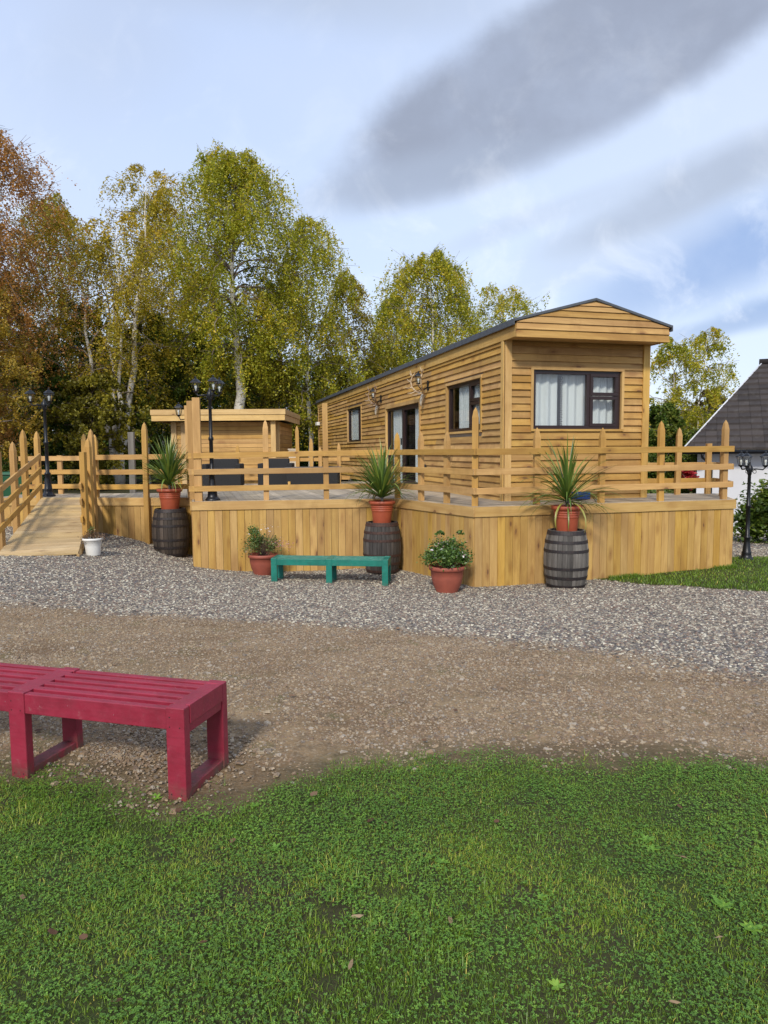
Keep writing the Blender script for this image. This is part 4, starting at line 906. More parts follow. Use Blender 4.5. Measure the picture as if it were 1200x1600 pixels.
for i, (p, lab, wm, hm, dzz) in enumerate(((B1, 'brown black whisky barrel at the left by the landing', M['barrelbrown'], M['hoopdark'], -.26), (B2, 'charred whisky barrel with rusty hoops in the inner corner of the deck', M['barrelmid'], M['hooprust'], -.455), (B3, 'weathered silver grey whisky barrel below the front window', M['barrelgrey'], M['hoopdark'], -.435))):
    p.z = dzz; barrel(lab, p, wm, hm, i * 1.3)
def pot(label, loc, m, R_=.23, H_=.375, fat=False, grp=None, ridges=True):
    b = empty('flower_pot', loc, label, 'flower pot', grp); mb = MB()
    if fat: pr = [(R_ * .6, 0), (R_ * .62, .02), (R_ * .78, H_ * .3), (R_ * .88, H_ * .6), (R_ * .9, H_ * .82), (R_ * .93, H_ * .83), (R_ * 1.0, H_ * .86), (R_ * 1.02, H_), (R_ * .93, H_), (R_ * .86, H_ * .88), (R_ * .84, H_ * .8)]
    else:
        pr = [(R_ * .66, 0), (R_ * .68, .012), (R_ * .76, H_ * .5)]
        if ridges:
            for k in range(3): z = H_ * (.56 + k * .085); r_ = R_ * (.78 + k * .022); pr += [(r_, z), (r_ + .006, z + .006), (r_ + .006, z + .018), (r_, z + .024)]
        pr += [(R_ * .88, H_ * .84), (R_ * .95, H_ * .86), (R_ * 1.0, H_ * .9), (R_ * 1.01, H_), (R_ * .94, H_), (R_ * .88, H_ * .9)]
    mb.lathe(pr, 40, cap=False); o = mb.build('pot_body', m, b)
    mb = MB(); mb.lathe([(.001, H_ * .86), (R_ * .88, H_ * .84)], 24, cap=False); mb.lathe([(.001, .003), (R_ * .66, .003)], 24, cap=False); mb.build('soil', M['soil'], b)
    return b
def cordyline(label, loc, seed, n=95, Lb=.62, wide=1.0, grp='spiky plants in pots on the barrels'):
    rg = random.Random(seed); b = empty('spiky_plant', loc, label, 'plant', grp); st = MB()
    st.tube([(0, 0, -.02), (.005, 0, .08), (0, 0, .17)], [.026, .024, .03], 10); st.build('stem', M['oldwood'], b)
    V = []; F = []; Rn = []
    for i in range(n):
        u_ = (i + .5) / n; el0 = math.radians(89 - 70 * wide * u_ ** .85 + rg.uniform(-8, 8)); az = rg.random() * 6.283; L_ = Lb * rg.uniform(.72, 1.12) * (1 - .15 * u_); w0 = .0095 + .005 * rg.random()
        droop = (.2 + 1.7 * rg.random() ** 1.6 * (.3 + u_)) * wide; p = Vector((0, 0, .10 + .08 * (1 - u_))); el = el0; S_ = 7
        d2 = Vector((math.cos(az), math.sin(az), 0)); sdv = Vector((-d2.y, d2.x, 0)); k0 = len(V)
        for j in range(S_ + 1):
            t = j / S_; w = w0 * (1.15 if t < .5 else 1.15 * (1 - ((t - .5) / .5) ** 1.6) + .04) * (.6 + .8 * min(t * 3, 1) * .5)
            nrm = (d2 * -math.sin(el) + UP * math.cos(el)); V += [p - sdv * w + nrm * w * .35, p, p + sdv * w + nrm * w * .35]
            p = p + (d2 * math.cos(el) + UP * math.sin(el)) * (L_ / S_); el -= droop / S_ * (.4 + 1.6 * t)
        for j in range(S_):
            for q in (0, 1): F.append((k0 + j * 3 + q, k0 + j * 3 + q + 1, k0 + j * 3 + q + 4, k0 + j * 3 + q + 3))
        Rn += [min(1, max(0, rg.gauss(.42, .22) + (.3 if u_ > .93 else 0)))] * ((S_ + 1) * 3)
    npmesh('blades', np.array([tuple(v_) for v_ in V]), np.array(F), M['lf_cord'], b, rnd=np.array(Rn), smooth=True)
    return b
H_b = .86
GP = 'terracotta pots standing on the barrels'
for i, (p, l1, l2, sd_, nb, wd_, lb) in enumerate(((B1, 'orange terracotta pot on the left brown barrel', 'spiky green plant in the pot on the left brown barrel', 3, 170, .95, .86), (B2, 'orange terracotta pot on the barrel in the deck corner', 'dense spiky plant in the pot on the barrel in the deck corner', 5, 190, 1.0, .90), (B3, 'red brown terracotta pot on the silver grey barrel', 'loose arching spiky plant in the pot on the silver grey barrel', 8, 110, 1.28, .98))):
    z = p.z + H_b - .035; pot(l1, (p.x, p.y, z + .001), M['terra'], .225, .37 + .02, grp=GP); cordyline(l2, (p.x, p.y, z + .33), sd_, nb, lb, wd_)
def bush(parent, name, n, c, rad, m, seed, size=.028, squash=.75, up=.0, clumps=22):
    rg = np.random.RandomState(seed); cc = rg.randn(clumps, 3); cc /= np.linalg.norm(cc, axis=1)[:, None]; cc[:, 2] = np.abs(cc[:, 2]) * 1.0 - .1; cc *= (.55 + .5 * rg.rand(clumps))[:, None] * np.array(rad)
    i = rg.randint(0, clumps, n); P = cc[i] + rg.randn(n, 3) * np.array(rad) * .17 + np.array(c)
    Mx = rotmats(n, rg, 1.3) * (size * (.6 + .8 * rg.rand(n)))[:, None, None]
    TV = np.array([(-.5, 0, 0), (-.12, -.3, .05), (.5, 0, -.02), (-.12, .3, .05)]); r = np.clip(rg.rand(n) * .7 + rg.rand(clumps)[i] * .35, 0, 1)
    return stamp(name, P, Mx, TV, np.array([(0, 1, 2, 3)]), m, r, parent)
def stems(parent, n, c, rad, h, m, seed, r_=.0025):
    rg = random.Random(seed); mb = MB()
    for k in range(n):
        a = rg.random() * 6.28; q = rg.random() * .9; e = (c[0] + rad[0] * q * math.cos(a), c[1] + rad[1] * q * math.sin(a), c[2] + h * rg.uniform(.4, 1))
        mb.tube([(c[0] + .03 * math.cos(a), c[1] + .03 * math.sin(a), c[2] - .05), (c[0] + (e[0] - c[0]) * .4, c[1] + (e[1] - c[1]) * .4, c[2] + (e[2] - c[2]) * .55), e], [r_ * 1.6, r_, r_ * .5], 4)
    return mb.build('stem', m, parent)
pz = gz(-1.99, 11.8) - .0
pot('faded terracotta pot on the gravel at the left end of the green bench', (-2.03, 11.78, pz), M['terra2'], .25, .35, True)
b = empty('bedding_plant', (-2.03, 11.78, pz + .3), 'straggly flowering plant in the pot by the green bench', 'plant')
bush(b, 'foliage', 1500, (-.03, 0, .14), (.30, .25, .23), M['lf_pale'], 1, .035); bush(b, 'foliage', 700, (-.12, 0, .32), (.14, .12, .20), M['lf_pot'], 2, .03); stems(b, 40, (0, 0, 0), (.38, .28), .46, M['twig'], 5)
bush(b, 'flowers', 170, (.30, 0, .17), (.22, .17, .15), M['petal_p'], 3, .022, clumps=40); bush(b, 'flowers', 26, (0, 0, .38), (.26, .15, .16), M['petal_w'], 4, .03, clumps=16)
pz = gz(.9, 10.1)
pot('rounded terracotta pot on the gravel at the deck corner', (.905, 10.15, pz), M['terra2'], .262, .385, True)
b = empty('bedding_plant', (.905, 10.15, pz + .34), 'bushy green plant with white blooms at the deck corner', 'plant')
bush(b, 'foliage', 4300, (0, 0, .15), (.315, .28, .27), M['lf_pot'], 7, .042, clumps=46); stems(b, 50, (0, 0, 0), (.3, .28), .42, M['twig'], 8)
bush(b, 'flowers', 20, (0, -.05, .22), (.33, .30, .25), M['petal_w'], 9, .045, clumps=18); bush(b, 'flower_tips', 60, (0, 0, .28), (.35, .30, .30), M['petal_p'], 10, .02, clumps=34)
for k, dx in enumerate((-.1, .19)): bush(b, 'shoot', 90, (dx, 0, .50), (.06, .06, .05), M['lf_pot'], 20 + k, .05, clumps=6)
pz = gz(-4.52, 10.85)
wp = pot('small white bucket on the gravel beside the ramp foot', (-4.54, 10.98, pz), M['white'], .155, .27, ridges=False)
hb = MB(); hb.tube([(-.155, -.01, .25), (-.16, -.06, .20), (-.12, -.11, .19), (-.05, -.15, .215)], .006, 6); hb.build('carry_handle', M['twig'], wp)
b = empty('heather_plant', (-4.54, 10.98, pz + .24), 'brown withered heather in the small white bucket', 'plant'); bush(b, 'foliage', 900, (0, 0, .03), (.16, .15, .12), M['lf_brown'], 12, .022, clumps=30); bush(b, 'foliage', 160, (-.02, 0, .1), (.05, .05, .1), M['lf_pale'], 13, .025); stems(b, 26, (0, 0, 0), (.17, .16), .14, M['twig'], 14)

# ------------------------------------------------------------------ lamps
def lantern(parent, c, s=1.0, name='lantern'):
    mb = MB(); x_, y_, z_ = c
    mb.lathe([(.012 * s, -.03 * s), (.03 * s, -.015 * s), (.045 * s, 0), (.052 * s, .008 * s), (.052 * s, .016 * s)], 6, c, sm=False)
    for i in range(6):
        a = math.pi * 2 * i / 6; p = Vector((x_ + .05 * s * math.cos(a), y_ + .05 * s * math.sin(a), z_ + .014 * s)); q = Vector((x_ + .078 * s * math.cos(a), y_ + .078 * s * math.sin(a), z_ + .165 * s)); mb.tube([p, q], .005 * s, 4)
    mb.lathe([(.078 * s, .16 * s), (.105 * s, .165 * s), (.098 * s, .18 * s), (.06 * s, .215 * s), (.022 * s, .24 * s), (.012 * s, .25 * s), (.018 * s, .262 * s), (.004 * s, .285 * s)], 6, c, sm=False)
    l = mb.build(name, M['black'], parent)
    g = MB(); g.lathe([(.047 * s, .016 * s), (.074 * s, .16 * s)], 6, c, cap=False, sm=False); g.build('lantern_glass', M['lglass'], l)
    g = MB(); g.lathe([(.012 * s, .016 * s), (.014 * s, .05 * s), (.026 * s, .08 * s), (.024 * s, .11 * s), (.004 * s, .13 * s)], 10, c); g.build('bulb', M['bulb'], l)
    return l
def lamp_post(label, loc, Hh, rz, r_=.19, angs=(0, 120, 240)):
    b = empty('lamp_post', loc, label, 'lamp post', 'black garden lamp posts with three lanterns', rz)
    top = Hh - .20; mb = MB(); k = Hh / 2.05
    mb.lathe([(.125, 0), (.125, .03), (.105, .045), (.085, .07), (.078, .12), (.082, .14), (.07, .16), (.052, .34 * k), (.048, .42 * k), (.058, .43 * k), (.058, .45 * k), (.036, .47 * k), (.032, 1.0 * k), (.044, 1.01 * k), (.044, 1.05 * k), (.03, 1.07 * k), (.027, top - .2), (.036, top - .19), (.036, top - .16), (.05, top - .13), (.05, top - .07), (.03, top - .04), (.012, top + .02)], 16)
    mb.build('pole', M['black'], b)
    for a in angs:
        c_, s_ = math.cos(R(a)), math.sin(R(a)); m2 = MB(); z = top - .10
        m2.tube([(c_ * .04, s_ * .04, z), (c_ * r_ * .5, s_ * r_ * .5, z - .0), (c_ * r_ * .85, s_ * r_ * .85, z - .01), (c_ * r_, s_ * r_, z + .03)], .012, 6)
        m2.tube([(c_ * (.05 + .028 + .028 * math.cos(t)), s_ * (.05 + .028 + .028 * math.cos(t)), z - .045 + .028 * math.sin(t)) for t in np.linspace(0, 6, 10)], .006, 5)
        ar = m2.build('lamp_arm', M['black'], b); lantern(b, (c_ * r_, s_ * r_, z + .055), .92)
    return b
lamp_post('tall black lamp post at the top of the ramp', (-6.48, 13.7, DZ), 2.05, R(25), .235, (180, 292, 68))
lamp_post('tall black lamp post on the deck beside the tall square posts', (-2.95, 12.2, DZ), 2.10, R(14), .235, (165, 285, 45))
lamp_post('short black lamp post on the grass in front of the white house', (6.36, 12.35, gz(6.36, 12.35) - .02), 1.90, R(-27), .24, (0, 125, 257))
lp = empty('post_lantern', (-3.75, 13.12, 2.28), 'small black lantern hung on the tall deck posts', 'wall lantern'); lantern(lp, (0, 0, 0), .85); mb = MB(); mb.tube([(0, 0, -.02), (.03, 0, -.08), (.10, .03, -.07)], .01, 6); mb.build('bracket', M['black'], lp)

# ------------------------------------------------------------------ antlers and wall lanterns on the cabin
def skullmount(label, l, z, seed, mat, flip=1):
    p = K + K0(-.03, l, z); b = empty('antler_mount', p, label, 'antlers', 'stag skulls with antlers on the cabin wall'); b.scale = (.8, .8, .8); rg = random.Random(seed)
    out = -Wv
    mb = MB()
    pts = [(.02, .0, .10), (.07, 0, .07), (.11, 0, -.02), (.13, 0, -.12), (.12, 0, -.20)]; ws = [.045, .06, .05, .033, .018]
    mb.tube([out * a + UP * c_ for a, _, c_ in pts], ws, 8)
    s = mb.build('skull', M['skull'], b)
    e = MB()
    for sg in (-1, 1): e.lathe([(.003, 0), (.014, .006), (.003, .014)], 8, tuple(out * .10 + Lv * sg * .048 + UP * .03), False)
    e.build('eye_socket', M['dark'], s)
    for sg in (-1, 1):
        m2 = MB(); o_ = out * .05 + Lv * sg * .03 + UP * .11
        def P(l_, u_, ot): return o_ + Lv * sg * l_ + UP * u_ + out * ot
        main = [P(0, 0, 0), P(.10, .05, .05), P(.25, .10, .13), (P(.38, .22, .20)), P(.43, .38, .22), P(.40, .52, .18), P(.33, .62, .12)]
        m2.tube(main, [.030, .028, .026, .024, .020, .015, .006], 7)
        for (i, e_) in ((1, (.10, -.02, .28)), (2, (.28, .05, .36)), (3, (.52, .22, .36)), (4, (.58, .46, .28)), (5, (.52, .62, .22)), (5, (.42, .68, .24))):
            q = main[i]; e2 = P(*e_); m2.tube([q, q.lerp(e2, .5) - UP * .025, e2], [.020, .015, .005], 6)
        m2.build('antler', mat, b)
    return b
M['antdark'] = plain('dark_antler', (.20, .115, .07), .6, 0, 10, .6, (.42, .32, .2), .3)
skullmount('stag skull with pale antlers to the right of the patio door', 3.95, 2.72, 1, M['bone'])
skullmount('stag skull with dark antlers between patio door and far window', 7.85, 2.72, 2, M['antdark'])
def wall_lantern(label, l, z):
    p = K + K0(-.03, l, z); b = empty('wall_lantern', p, label, 'wall lantern', 'black coach lanterns on the cabin wall'); out = -Wv
    mb = MB(); mb.box(Lv * -.04 - UP * .1 + out * 0, Lv * .08, UP * .2, out * .025); mb.tube([out * .02 - UP * .03, out * .10 - UP * .09, out * .20 - UP * .05, out * .22], .012, 6); mb.build('bracket', M['black'], b)
    lantern(b, tuple(out * .22 + UP * .03), .95); return b
wall_lantern('black coach lantern above the pale antlers', 3.75, 2.98); wall_lantern('black coach lantern above the dark antlers', 7.65, 2.98)

# ------------------------------------------------------------------ deck furniture
def armchair(label, x_, y_, rz, w=.88):
    b = empty('rattan_armchair', (x_, y_, DZ), label, 'armchair', 'dark rattan armchairs on the deck', rz)
    mb = MB(); mb.box((-w / 2, -.4, .05), (w, 0, 0), (0, .78, 0), (0, 0, .32)); mb.build('seat_base', M['rattan'], b, .015)
    for s in (-1, 1):
        mb = MB(); mb.box((s * w / 2 - (.12 if s > 0 else 0), -.40, .372), (.12, 0, 0), (0, .78, 0), (0, 0, .19)); mb.build('armrest', M['rattan'], b, .02)
    mb = MB(); mb.box((-w / 2 + .125, .26, .372), (w - .25, 0, 0), (0, .16, 0), (.0, .06, .30)); mb.build('backrest', M['rattan'], b, .03)
    mb = MB(); mb.box((-w / 2 + .13, -.36, .374), (w - .26, 0, 0), (0, .60, 0), (0, 0, .09)); mb.build('cushion', M['cushion'], b, .03)
    for s in (-1, 1):
        for t in (-.36, .3): mb = MB(); mb.cbox((s * (w / 2 - .06), t + .02, .025), .06, .06, .05, 2); mb.build('leg', M['black'], b)
    return b
fx = lambda px, Y: (px - 600) / 1109.0 * Y
armchair('dark rattan armchair standing left, near the deck lamp post', fx(350, 16.6), 16.6, R(5)); armchair('dark rattan armchair next to the low rattan table', fx(433, 16.9), 16.9, R(3), .80)
b = empty('rattan_table', (fx(491, 16.4), 16.4, DZ), 'long dark rattan table with glass top on the deck', 'table'); mb = MB(); mb.box((-.58, -.4, .04), (1.16, 0, 0), (0, .8, 0), (0, 0, .40)); mb.build('table_base', M['rattan'], b, .015)
mb = MB(); mb.box((-.62, -.44, .445), (1.24, 0, 0), (0, .88, 0), (0, 0, .03)); mb.build('table_top', M['greybrd'], b, .008)
mb = MB(); mb.lathe([(.035, 0), (.04, .05), (.028, .09), (.032, .16), (.02, .17)], 12); tag(mb.build('candle_jar', M['clad'], None, loc=(fx(455, 16.1) , 15.8, DZ)), 'small amber jar on the deck between chair and table', 'jar')
mb = MB(); mb.box((-.1, 0, 0), (.2, 0, 0), (0, .12, 0), (0, 0, 1.75)); mb.box((-.12, -.02, 1.752), (.24, 0, 0), (0, .16, 0), (0, 0, .03)); tag(mb.build('cream_panel', M['cream'], None, .005, loc=(fx(458, 19.0), 19.0, -.1)), 'cream upright panel between the hut and the cabin', 'panel')

# ------------------------------------------------------------------ bin, logs, old post, rubble behind landing
b = empty('wheelie_bin', (-8.15, 16.0, gz(-8.15, 16)), 'dark green wheelie bin behind the landing railing', 'bin')
def taper(mb, w0, d0, w1, d1, z0, z1):
    vs = [(-w0, -d0, z0), (w0, -d0, z0), (w0, d0, z0), (-w0, d0, z0), (-w1, -d1, z1), (w1, -d1, z1), (w1, d1, z1), (-w1, d1, z1)]
    mb.add(vs, [(0, 3, 2, 1), (4, 5, 6, 7), (0, 1, 5, 4), (1, 2, 6, 5), (2, 3, 7, 6), (3, 0, 4, 7)])
mb = MB(); taper(mb, .26, .28, .32, .36, .08, .93); mb.build('bin_body', M['bin'], b, .02); mb = MB(); taper(mb, .35, .40, .33, .36, .935, 1.0); mb.build('lid', M['bin'], b, .02)
for s in (-1, 1): mb = MB(); mb.tube([(s * .30, .28, .1), (s * .24, .28, .1)], .1, 16); mb.build('wheel', M['black'], b)
mb = MB(); mb.box((-.07, -.05, 0), (0, 0, 2.3), (.14, 0, 0), (0, .1, 0)); tag(mb.build('old_post', M['oldwood'], None, .01, loc=(fx(208, 17), 17, gz(-6, 17) - .3)), 'old grey weathered post standing behind the landing', 'post')
for k, (px, Y, r_, h, lb) in enumerate(((222, 16.6, .15, .62, 'short upright grey log behind the landing, beside the old post'), (263, 16.4, .14, .58, 'upright log behind the left spiky plant'), (277, 16.9, .14, .64, 'pale cut log nearest the tall deck posts'))):
    mb = MB(); x_ = fx(px, Y); z = gz(x_, Y); mb.lathe([(r_ * 1.05, 0), (r_, .1), (r_ * .96, h * .6), (r_, h)], 14); tag(mb.build('log', M['oldwood'], None, loc=(x_, Y, z)), lb, 'log')
mb = MB(); mb.lathe([(.30, 0), (.38, .15), (.34, .40), (.18, .52)], 9, sm=False); o = mb.build('boulder', M['rock'], None, loc=(fx(243, 16.8), 16.8, gz(-5.4, 16.8))); o.scale = (1.3, .8, 1); tag(o, 'grey boulder between the logs behind the landing', 'boulder')
for k in range(5):
    pass

# ------------------------------------------------------------------ white house
def tile_mat():
    m, t, p, _ = newmat('dark_roof_tile'); g = attr(t, 'rnd').outputs['Fac']; geo = t.nodes.new('ShaderNodeNewGeometry'); n_ = noise(t, geo.outputs['Position'], 5, 5, .6)
    col = mixc(t, g, (.026, .020, .018), (.055, .043, .038)); col = mixc(t, mapr(t, n_, .5, .72, 0, .5), col, (.08, .07, .062)); t.links.new(col, p.inputs['Base Color']); p.inputs['Roughness'].default_value = .8
    bump(t, p, noise(t, geo.outputs['Position'], 40, 3, .6), .4, .01); return m
M['tile'] = tile_mat()
hx, hy = 8.68, 20.6; hg = -.95; house = empty('white_house', (hx, hy, hg), 'white rendered bungalow with dark tiled hipped roof', 'house', rz=R(-26))
ez = 1.58 - hg; mb = MB(); mb.box((.35, .45, -.2), (11, 0, 0), (0, 6, 0), (0, 0, ez + .17)); mb.build('wall', M['wall'], house)
rise, run = 2.72, 3.6; hipx = 2.05
mb = MB(); nr = 15; rgt = 13.0
for i in range(nr):
    t0, t1 = i / nr, (i + 1) / nr; y0, y1 = run * t0, run * t1; z0, z1 = ez + rise * t0, ez + rise * t1; xl0 = hipx * t0; xl1 = hipx * t1; tw = .30; c = 0
    x_ = xl0 - (.15 * (i % 2)) - .02
    while x_ < rgt:
        a0, a1 = max(x_, xl0), x_ + tw - .006
        if a1 > a0:
            b0, b1 = max(x_, xl1), max(x_ + tw - .006, xl1 + .002); th = .050 + .010 * _rs.rand(); vs = [(a0, y0 - .02, z0 + th), (a1, y0 - .02, z0 + th), (b1, y1, z1 + .008), (b0, y1, z1 + .008), (a0, y0 - .02, z0 - .005), (a1, y0 - .02, z0 - .005), (b1, y1, z1 - .02), (b0, y1, z1 - .02)]
            mb.add(vs, [(0, 1, 2, 3), (4, 7, 6, 5), (0, 4, 5, 1), (1, 5, 6, 2), (2, 6, 7, 3), (3, 7, 4, 0)], None, _rs.rand())
        x_ += tw
# left hip slope (plain tiled courses)
for i in range(nr):
    t0, t1 = i / nr, (i + 1) / nr; vs = [(hipx * t0, run * t0, ez + rise * t0 + .02), (hipx * t1, run * t1, ez + rise * t1), (hipx * t1, 7.2 - run * t1, ez + rise * t1), (hipx * t0, 7.2 - run * t0, ez + rise * t0 + .02)]
    mb.add(vs, [(0, 1, 2, 3)], None, _rs.rand())
mb.add([(0, 7.2, ez), (rgt, 7.2, ez), (rgt, 3.6, ez + rise), (hipx, 3.6, ez + rise)], [(0, 1, 2, 3)], None, .5)
rf = mb.build('roof', M['tile'], house)
mb = MB(); mb.tube([(-.02, -.03, ez + .03), (hipx, run, ez + rise + .045)], .022, 8); mb.build('hip_trim', M['wall'], rf)
mb = MB(); mb.tube([(hipx - .1, run, ez + rise + .05), (rgt, run, ez + rise + .05)], .1, 10); mb.build('ridge_tiles', M['tile'], rf)
mb = MB(); mb.tube([(-.02, -.06, ez - .07), (rgt, -.06, ez - .07)], .06, 8); mb.tube([(.5, -.06, ez - .08), (.5, -.04, ez - .22), (.72, .34, ez - .42), (.74, .40, ez - .5), (.74, .40, 0)], .035, 8); mb.build('gutter', M['black'], house)
mb = MB(); mb.box((.0, -.02, ez - .10), (rgt, 0, 0), (0, .03, 0), (0, 0, .09)); mb.box((.0, .02, ez - .11), (rgt, 0, 0), (0, .5, 0), (0, 0, .02)); mb.build('soffit', M['wall'], house)

# ------------------------------------------------------------------ foliage things
def shrub(label, x_, y_, rad, m, seed, n=5000, size=.07, cat='shrub', clumps=60, z0=None, name='shrub', grp=None):
    z = gz(x_, y_) if z0 is None else z0; b = empty(name, (x_, y_, z), label, cat, grp); bush(b, 'foliage', n, (0, 0, rad[2] * .35), rad, m, seed, size, clumps=clumps); stems(b, 14, (0, 0, 0), rad, rad[2], M['twig'], seed, .012); return b
shrub('glossy dark green laurel bush against the white house wall', 8.95, 16.3, (.72, .6, 1.0), M['lf_mid'], 31, 7000, .11, clumps=90)
shrub('red leaved shrub behind the rear deck railing', 6.55, 15.2, (.20, .2, .32), M['lf_red'], 32, 500, .10, clumps=16, z0=.78)
shrub('low green bush behind the deck rail right of the cabin', 5.3, 16.2, (.9, .5, .75), M['lf_mid'], 33, 5000, .09, clumps=60, z0=.1)
shrub('pale green bush beyond the right end of the deck', 6.5, 16.4, (.7, .5, .55), M['lf_pale'], 34, 2600, .08, clumps=40, z0=-.1)
b = empty('conifer_bough', (8.0, 14.2, 1.45), 'feathery green conifer bough reaching in at the right edge', 'conifer'); mb = MB()
rg = np.random.RandomState(5); V = []; Pn = []; Mn = []
for k in range(11):
    s = np.array([.9, 0, .02 + .0 * k]); e = np.array([-.42 + .12 * rg.rand() + .06 * abs(k - 5), (rg.rand() - .5) * .5, -.28 + .055 * k + .05 * rg.rand()]); mb.tube([tuple(s), tuple((s + e) / 2 + [0, 0, .04]), tuple(e)], [.012, .007, .003], 5)
    for t in np.linspace(.05, 1, 46):
        p_ = s + (e - s) * t + [0, 0, .16 * t * (1 - t)]
        for q in range(5): Pn.append(p_); 
mb.tube([(.9, 0, -1.8), (.92, 0, -.4), (.9, 0, .6)], [.06, .05, .02], 8)
mb.build('branch', M['darkbark'], b); Pn = np.array(Pn) + rg.randn(len(Pn), 3) * .012
stamp('needles', Pn, rotmats(len(Pn), rg, 1.4) * (.07 + .04 * rg.rand(len(Pn)))[:, None, None], np.array([(-.5, -.06, 0), (.5, -.03, 0), (.5, .03, 0), (-.5, .06, 0)]), np.array([(0, 1, 2, 3)]), M['lf_mid'], .3 + .7 * rg.rand(len(Pn)), b)

LT = np.array([(-.5, 0, 0), (-.1, -.36, .06), (.5, 0, -.04), (-.1, .36, .06)]); LF = np.array([(0, 1, 2, 3)])
def tree(label, x_, y_, h, rad, m, seed, cb=.28, nb=46, sub=6, tw=7, lv=12, size=.085, lean=0, stems_=1, trunk='birch', weep=1.0, r0=None, shape=1.0, name='birch_tree', grp='birch trees behind the deck', tonebias=0, vis=0, full=.0):
    rg = np.random.RandomState(seed); z = gz(x_, y_) - .1; b = empty(name, (x_, y_, z), label, 'tree', grp); r0 = r0 or .011 * h
    tk = MB(); br = MB(); S0 = []; Dr = []; Ln = []; Tn = []
    trunks = []
    for s in range(stems_):
        a = rg.rand() * 6.28; sp_ = (0 if stems_ == 1 else .11) * h; hh = h * (1 if s == 0 else .78 + .15 * rg.rand()); n = 11; pts = []
        a = 2 * math.pi * s / max(stems_, 1) + .4
        wob = rg.randn(n, 2) * .010 * h; wob[0] = 0
        for i in range(n):
            t = i / (n - 1); pts.append(Vector((lean * h * t + math.cos(a) * sp_ * t ** .8 + wob[i, 0] * .6, math.sin(a) * sp_ * t ** .8 * .6 + wob[i, 1] * .6, hh * .87 * t)))
        tk.tube(pts, [max(.008, r0 * (1 - .97 * (i / (n - 1)) ** .8) * (1 if s == 0 else .7)) for i in range(n)], 9); trunks.append((pts, hh))
    def at(pts, t): f = t * (len(pts) - 1); i = min(int(f), len(pts) - 2); return pts[i].lerp(pts[i + 1], f - i)
    for k in range(nb):
        pts, hh = trunks[k % stems_]; t = cb + (1 - cb) * ((k + rg.rand()) / nb) ** .95; t = min(t, .985); tt = (t - cb) / (1 - cb)
        prof = max(0, math.sin(math.pi * (tt * .82 + .15) ** .95)) ** .72; L_ = rad * .92 * max(.2, prof) * rg.uniform(.6, 1.15) / math.cos(.5)
        az = k * 2.4 + rg.rand() * .8; p = at(pts, min(.99, t * 1.0)); p = p + UP * (.05 * hh * max(0, tt) ** 2); el = R(rg.uniform(28, 62)) * (1 if tt > .1 else .5); tn = rg.rand(); path = [p.copy()]
        d2 = Vector((math.cos(az), math.sin(az), 0)); ns = 7
        for j in range(ns):
            p = p + (d2 * math.cos(el) + UP * math.sin(el)) * (L_ / ns) + Vector(rg.randn(3) * .02 * L_); el -= R(8 + 8 * weep); path.append(p.copy())
        rb = r0 * .30 * (1 - t) + .012; br.tube(path, [rb * (1 - .85 * j / ns) for j in range(ns + 1)], 4)
        for q in range(sub):
            u_ = .25 + .75 * (q + rg.rand()) / sub; s_ = at(path, min(u_, .99)); a2 = az + rg.uniform(-1.5, 1.5); l2 = L_ * rg.uniform(.18, .42) * (1.25 - u_ * .5); e2 = s_ + Vector((math.cos(a2) * l2, math.sin(a2) * l2, l2 * rg.uniform(-.05, .75)))
            br.tube([s_, s_.lerp(e2, .5) + UP * .03 * l2, e2], [.010, .007, .004], 3)
            for w_ in range(tw):
                f = rg.rand(); pp = s_.lerp(e2, f) if w_ % 3 else at(path, min(.99, .15 + .85 * rg.rand())); S0.append(tuple(pp)); dd = rg.randn(3) * .35; dd[2] = 0
                Dr.append(dd + np.array([math.cos(a2), math.sin(a2), 0]) * .25); Ln.append((.35 + .75 * rg.rand()) * weep * h / 13); Tn.append(tn * .6 + rg.rand() * .4)
    S0 = np.array(S0); Dr = np.array(Dr); Ln = np.array(Ln); Tn = np.array(Tn); T = len(S0)
    lv = int(lv * 1.4); i = np.repeat(np.arange(T), lv); u_ = rg.rand(T * lv); n = len(i)
    P = S0[i] + Dr[i] * (Ln[i] * u_)[:, None]; P[:, 2] += -Ln[i] * u_ ** 1.25 + (1 - weep) * .2; P += rg.randn(n, 3) * (.045 + .05 * (1 - weep)) * h / 12
    sz = size * .95 * (.6 + .8 * rg.rand(n)); Mx = rotmats(n, rg, 1.5) * sz[:, None, None]; r = np.clip(rg.rand(n) * .5 + Tn[i] * .5 + tonebias, 0, 1)
    tk.build('trunk', M[trunk], b); br.build('branches', M['twig' if trunk != 'birch' else 'pbranch'], b); stamp('crown', P, Mx, LT, LF, m, r, b); return b
tx = lambda px, Y: (px - 600) / 1109.0 * Y
def th(py, Y): return (1.6 + (706 - py) * Y / 1109.0) * 1.05
G, GO, RU, YE, DK, MD = M['lf_green'], M['lf_gold'], M['lf_rust'], M['lf_yell'], M['lf_dark'], M['lf_mid']
tree('tall sparse rust brown birch at the left edge of the photo', tx(-50, 25), 25, th(150, 25), 4.6, RU, 1, .22, 84, 8, 9, 14, .075, weep=1.4)
tree('golden multi stemmed birch with thin white trunks left of the hut', tx(188, 28), 28, th(258, 28), 3.3, GO, 2, .34, 66, 6, 8, 12, .08, stems_=4, r0=.21, weep=1.1)
tree('tallest green gold birch with white forked trunk above the hut', tx(372, 29), 29, th(238, 29), 3.5, G, 3, .40, 78, 7, 9, 13, .085, lean=.012, weep=1.3, r0=.30)
tree('narrower green birch right of the tallest one', tx(484, 31), 31, th(335, 31), 2.9, G, 4, .24, 58, 6, 8, 12, .085, weep=1.35, r0=.14, tonebias=.05)
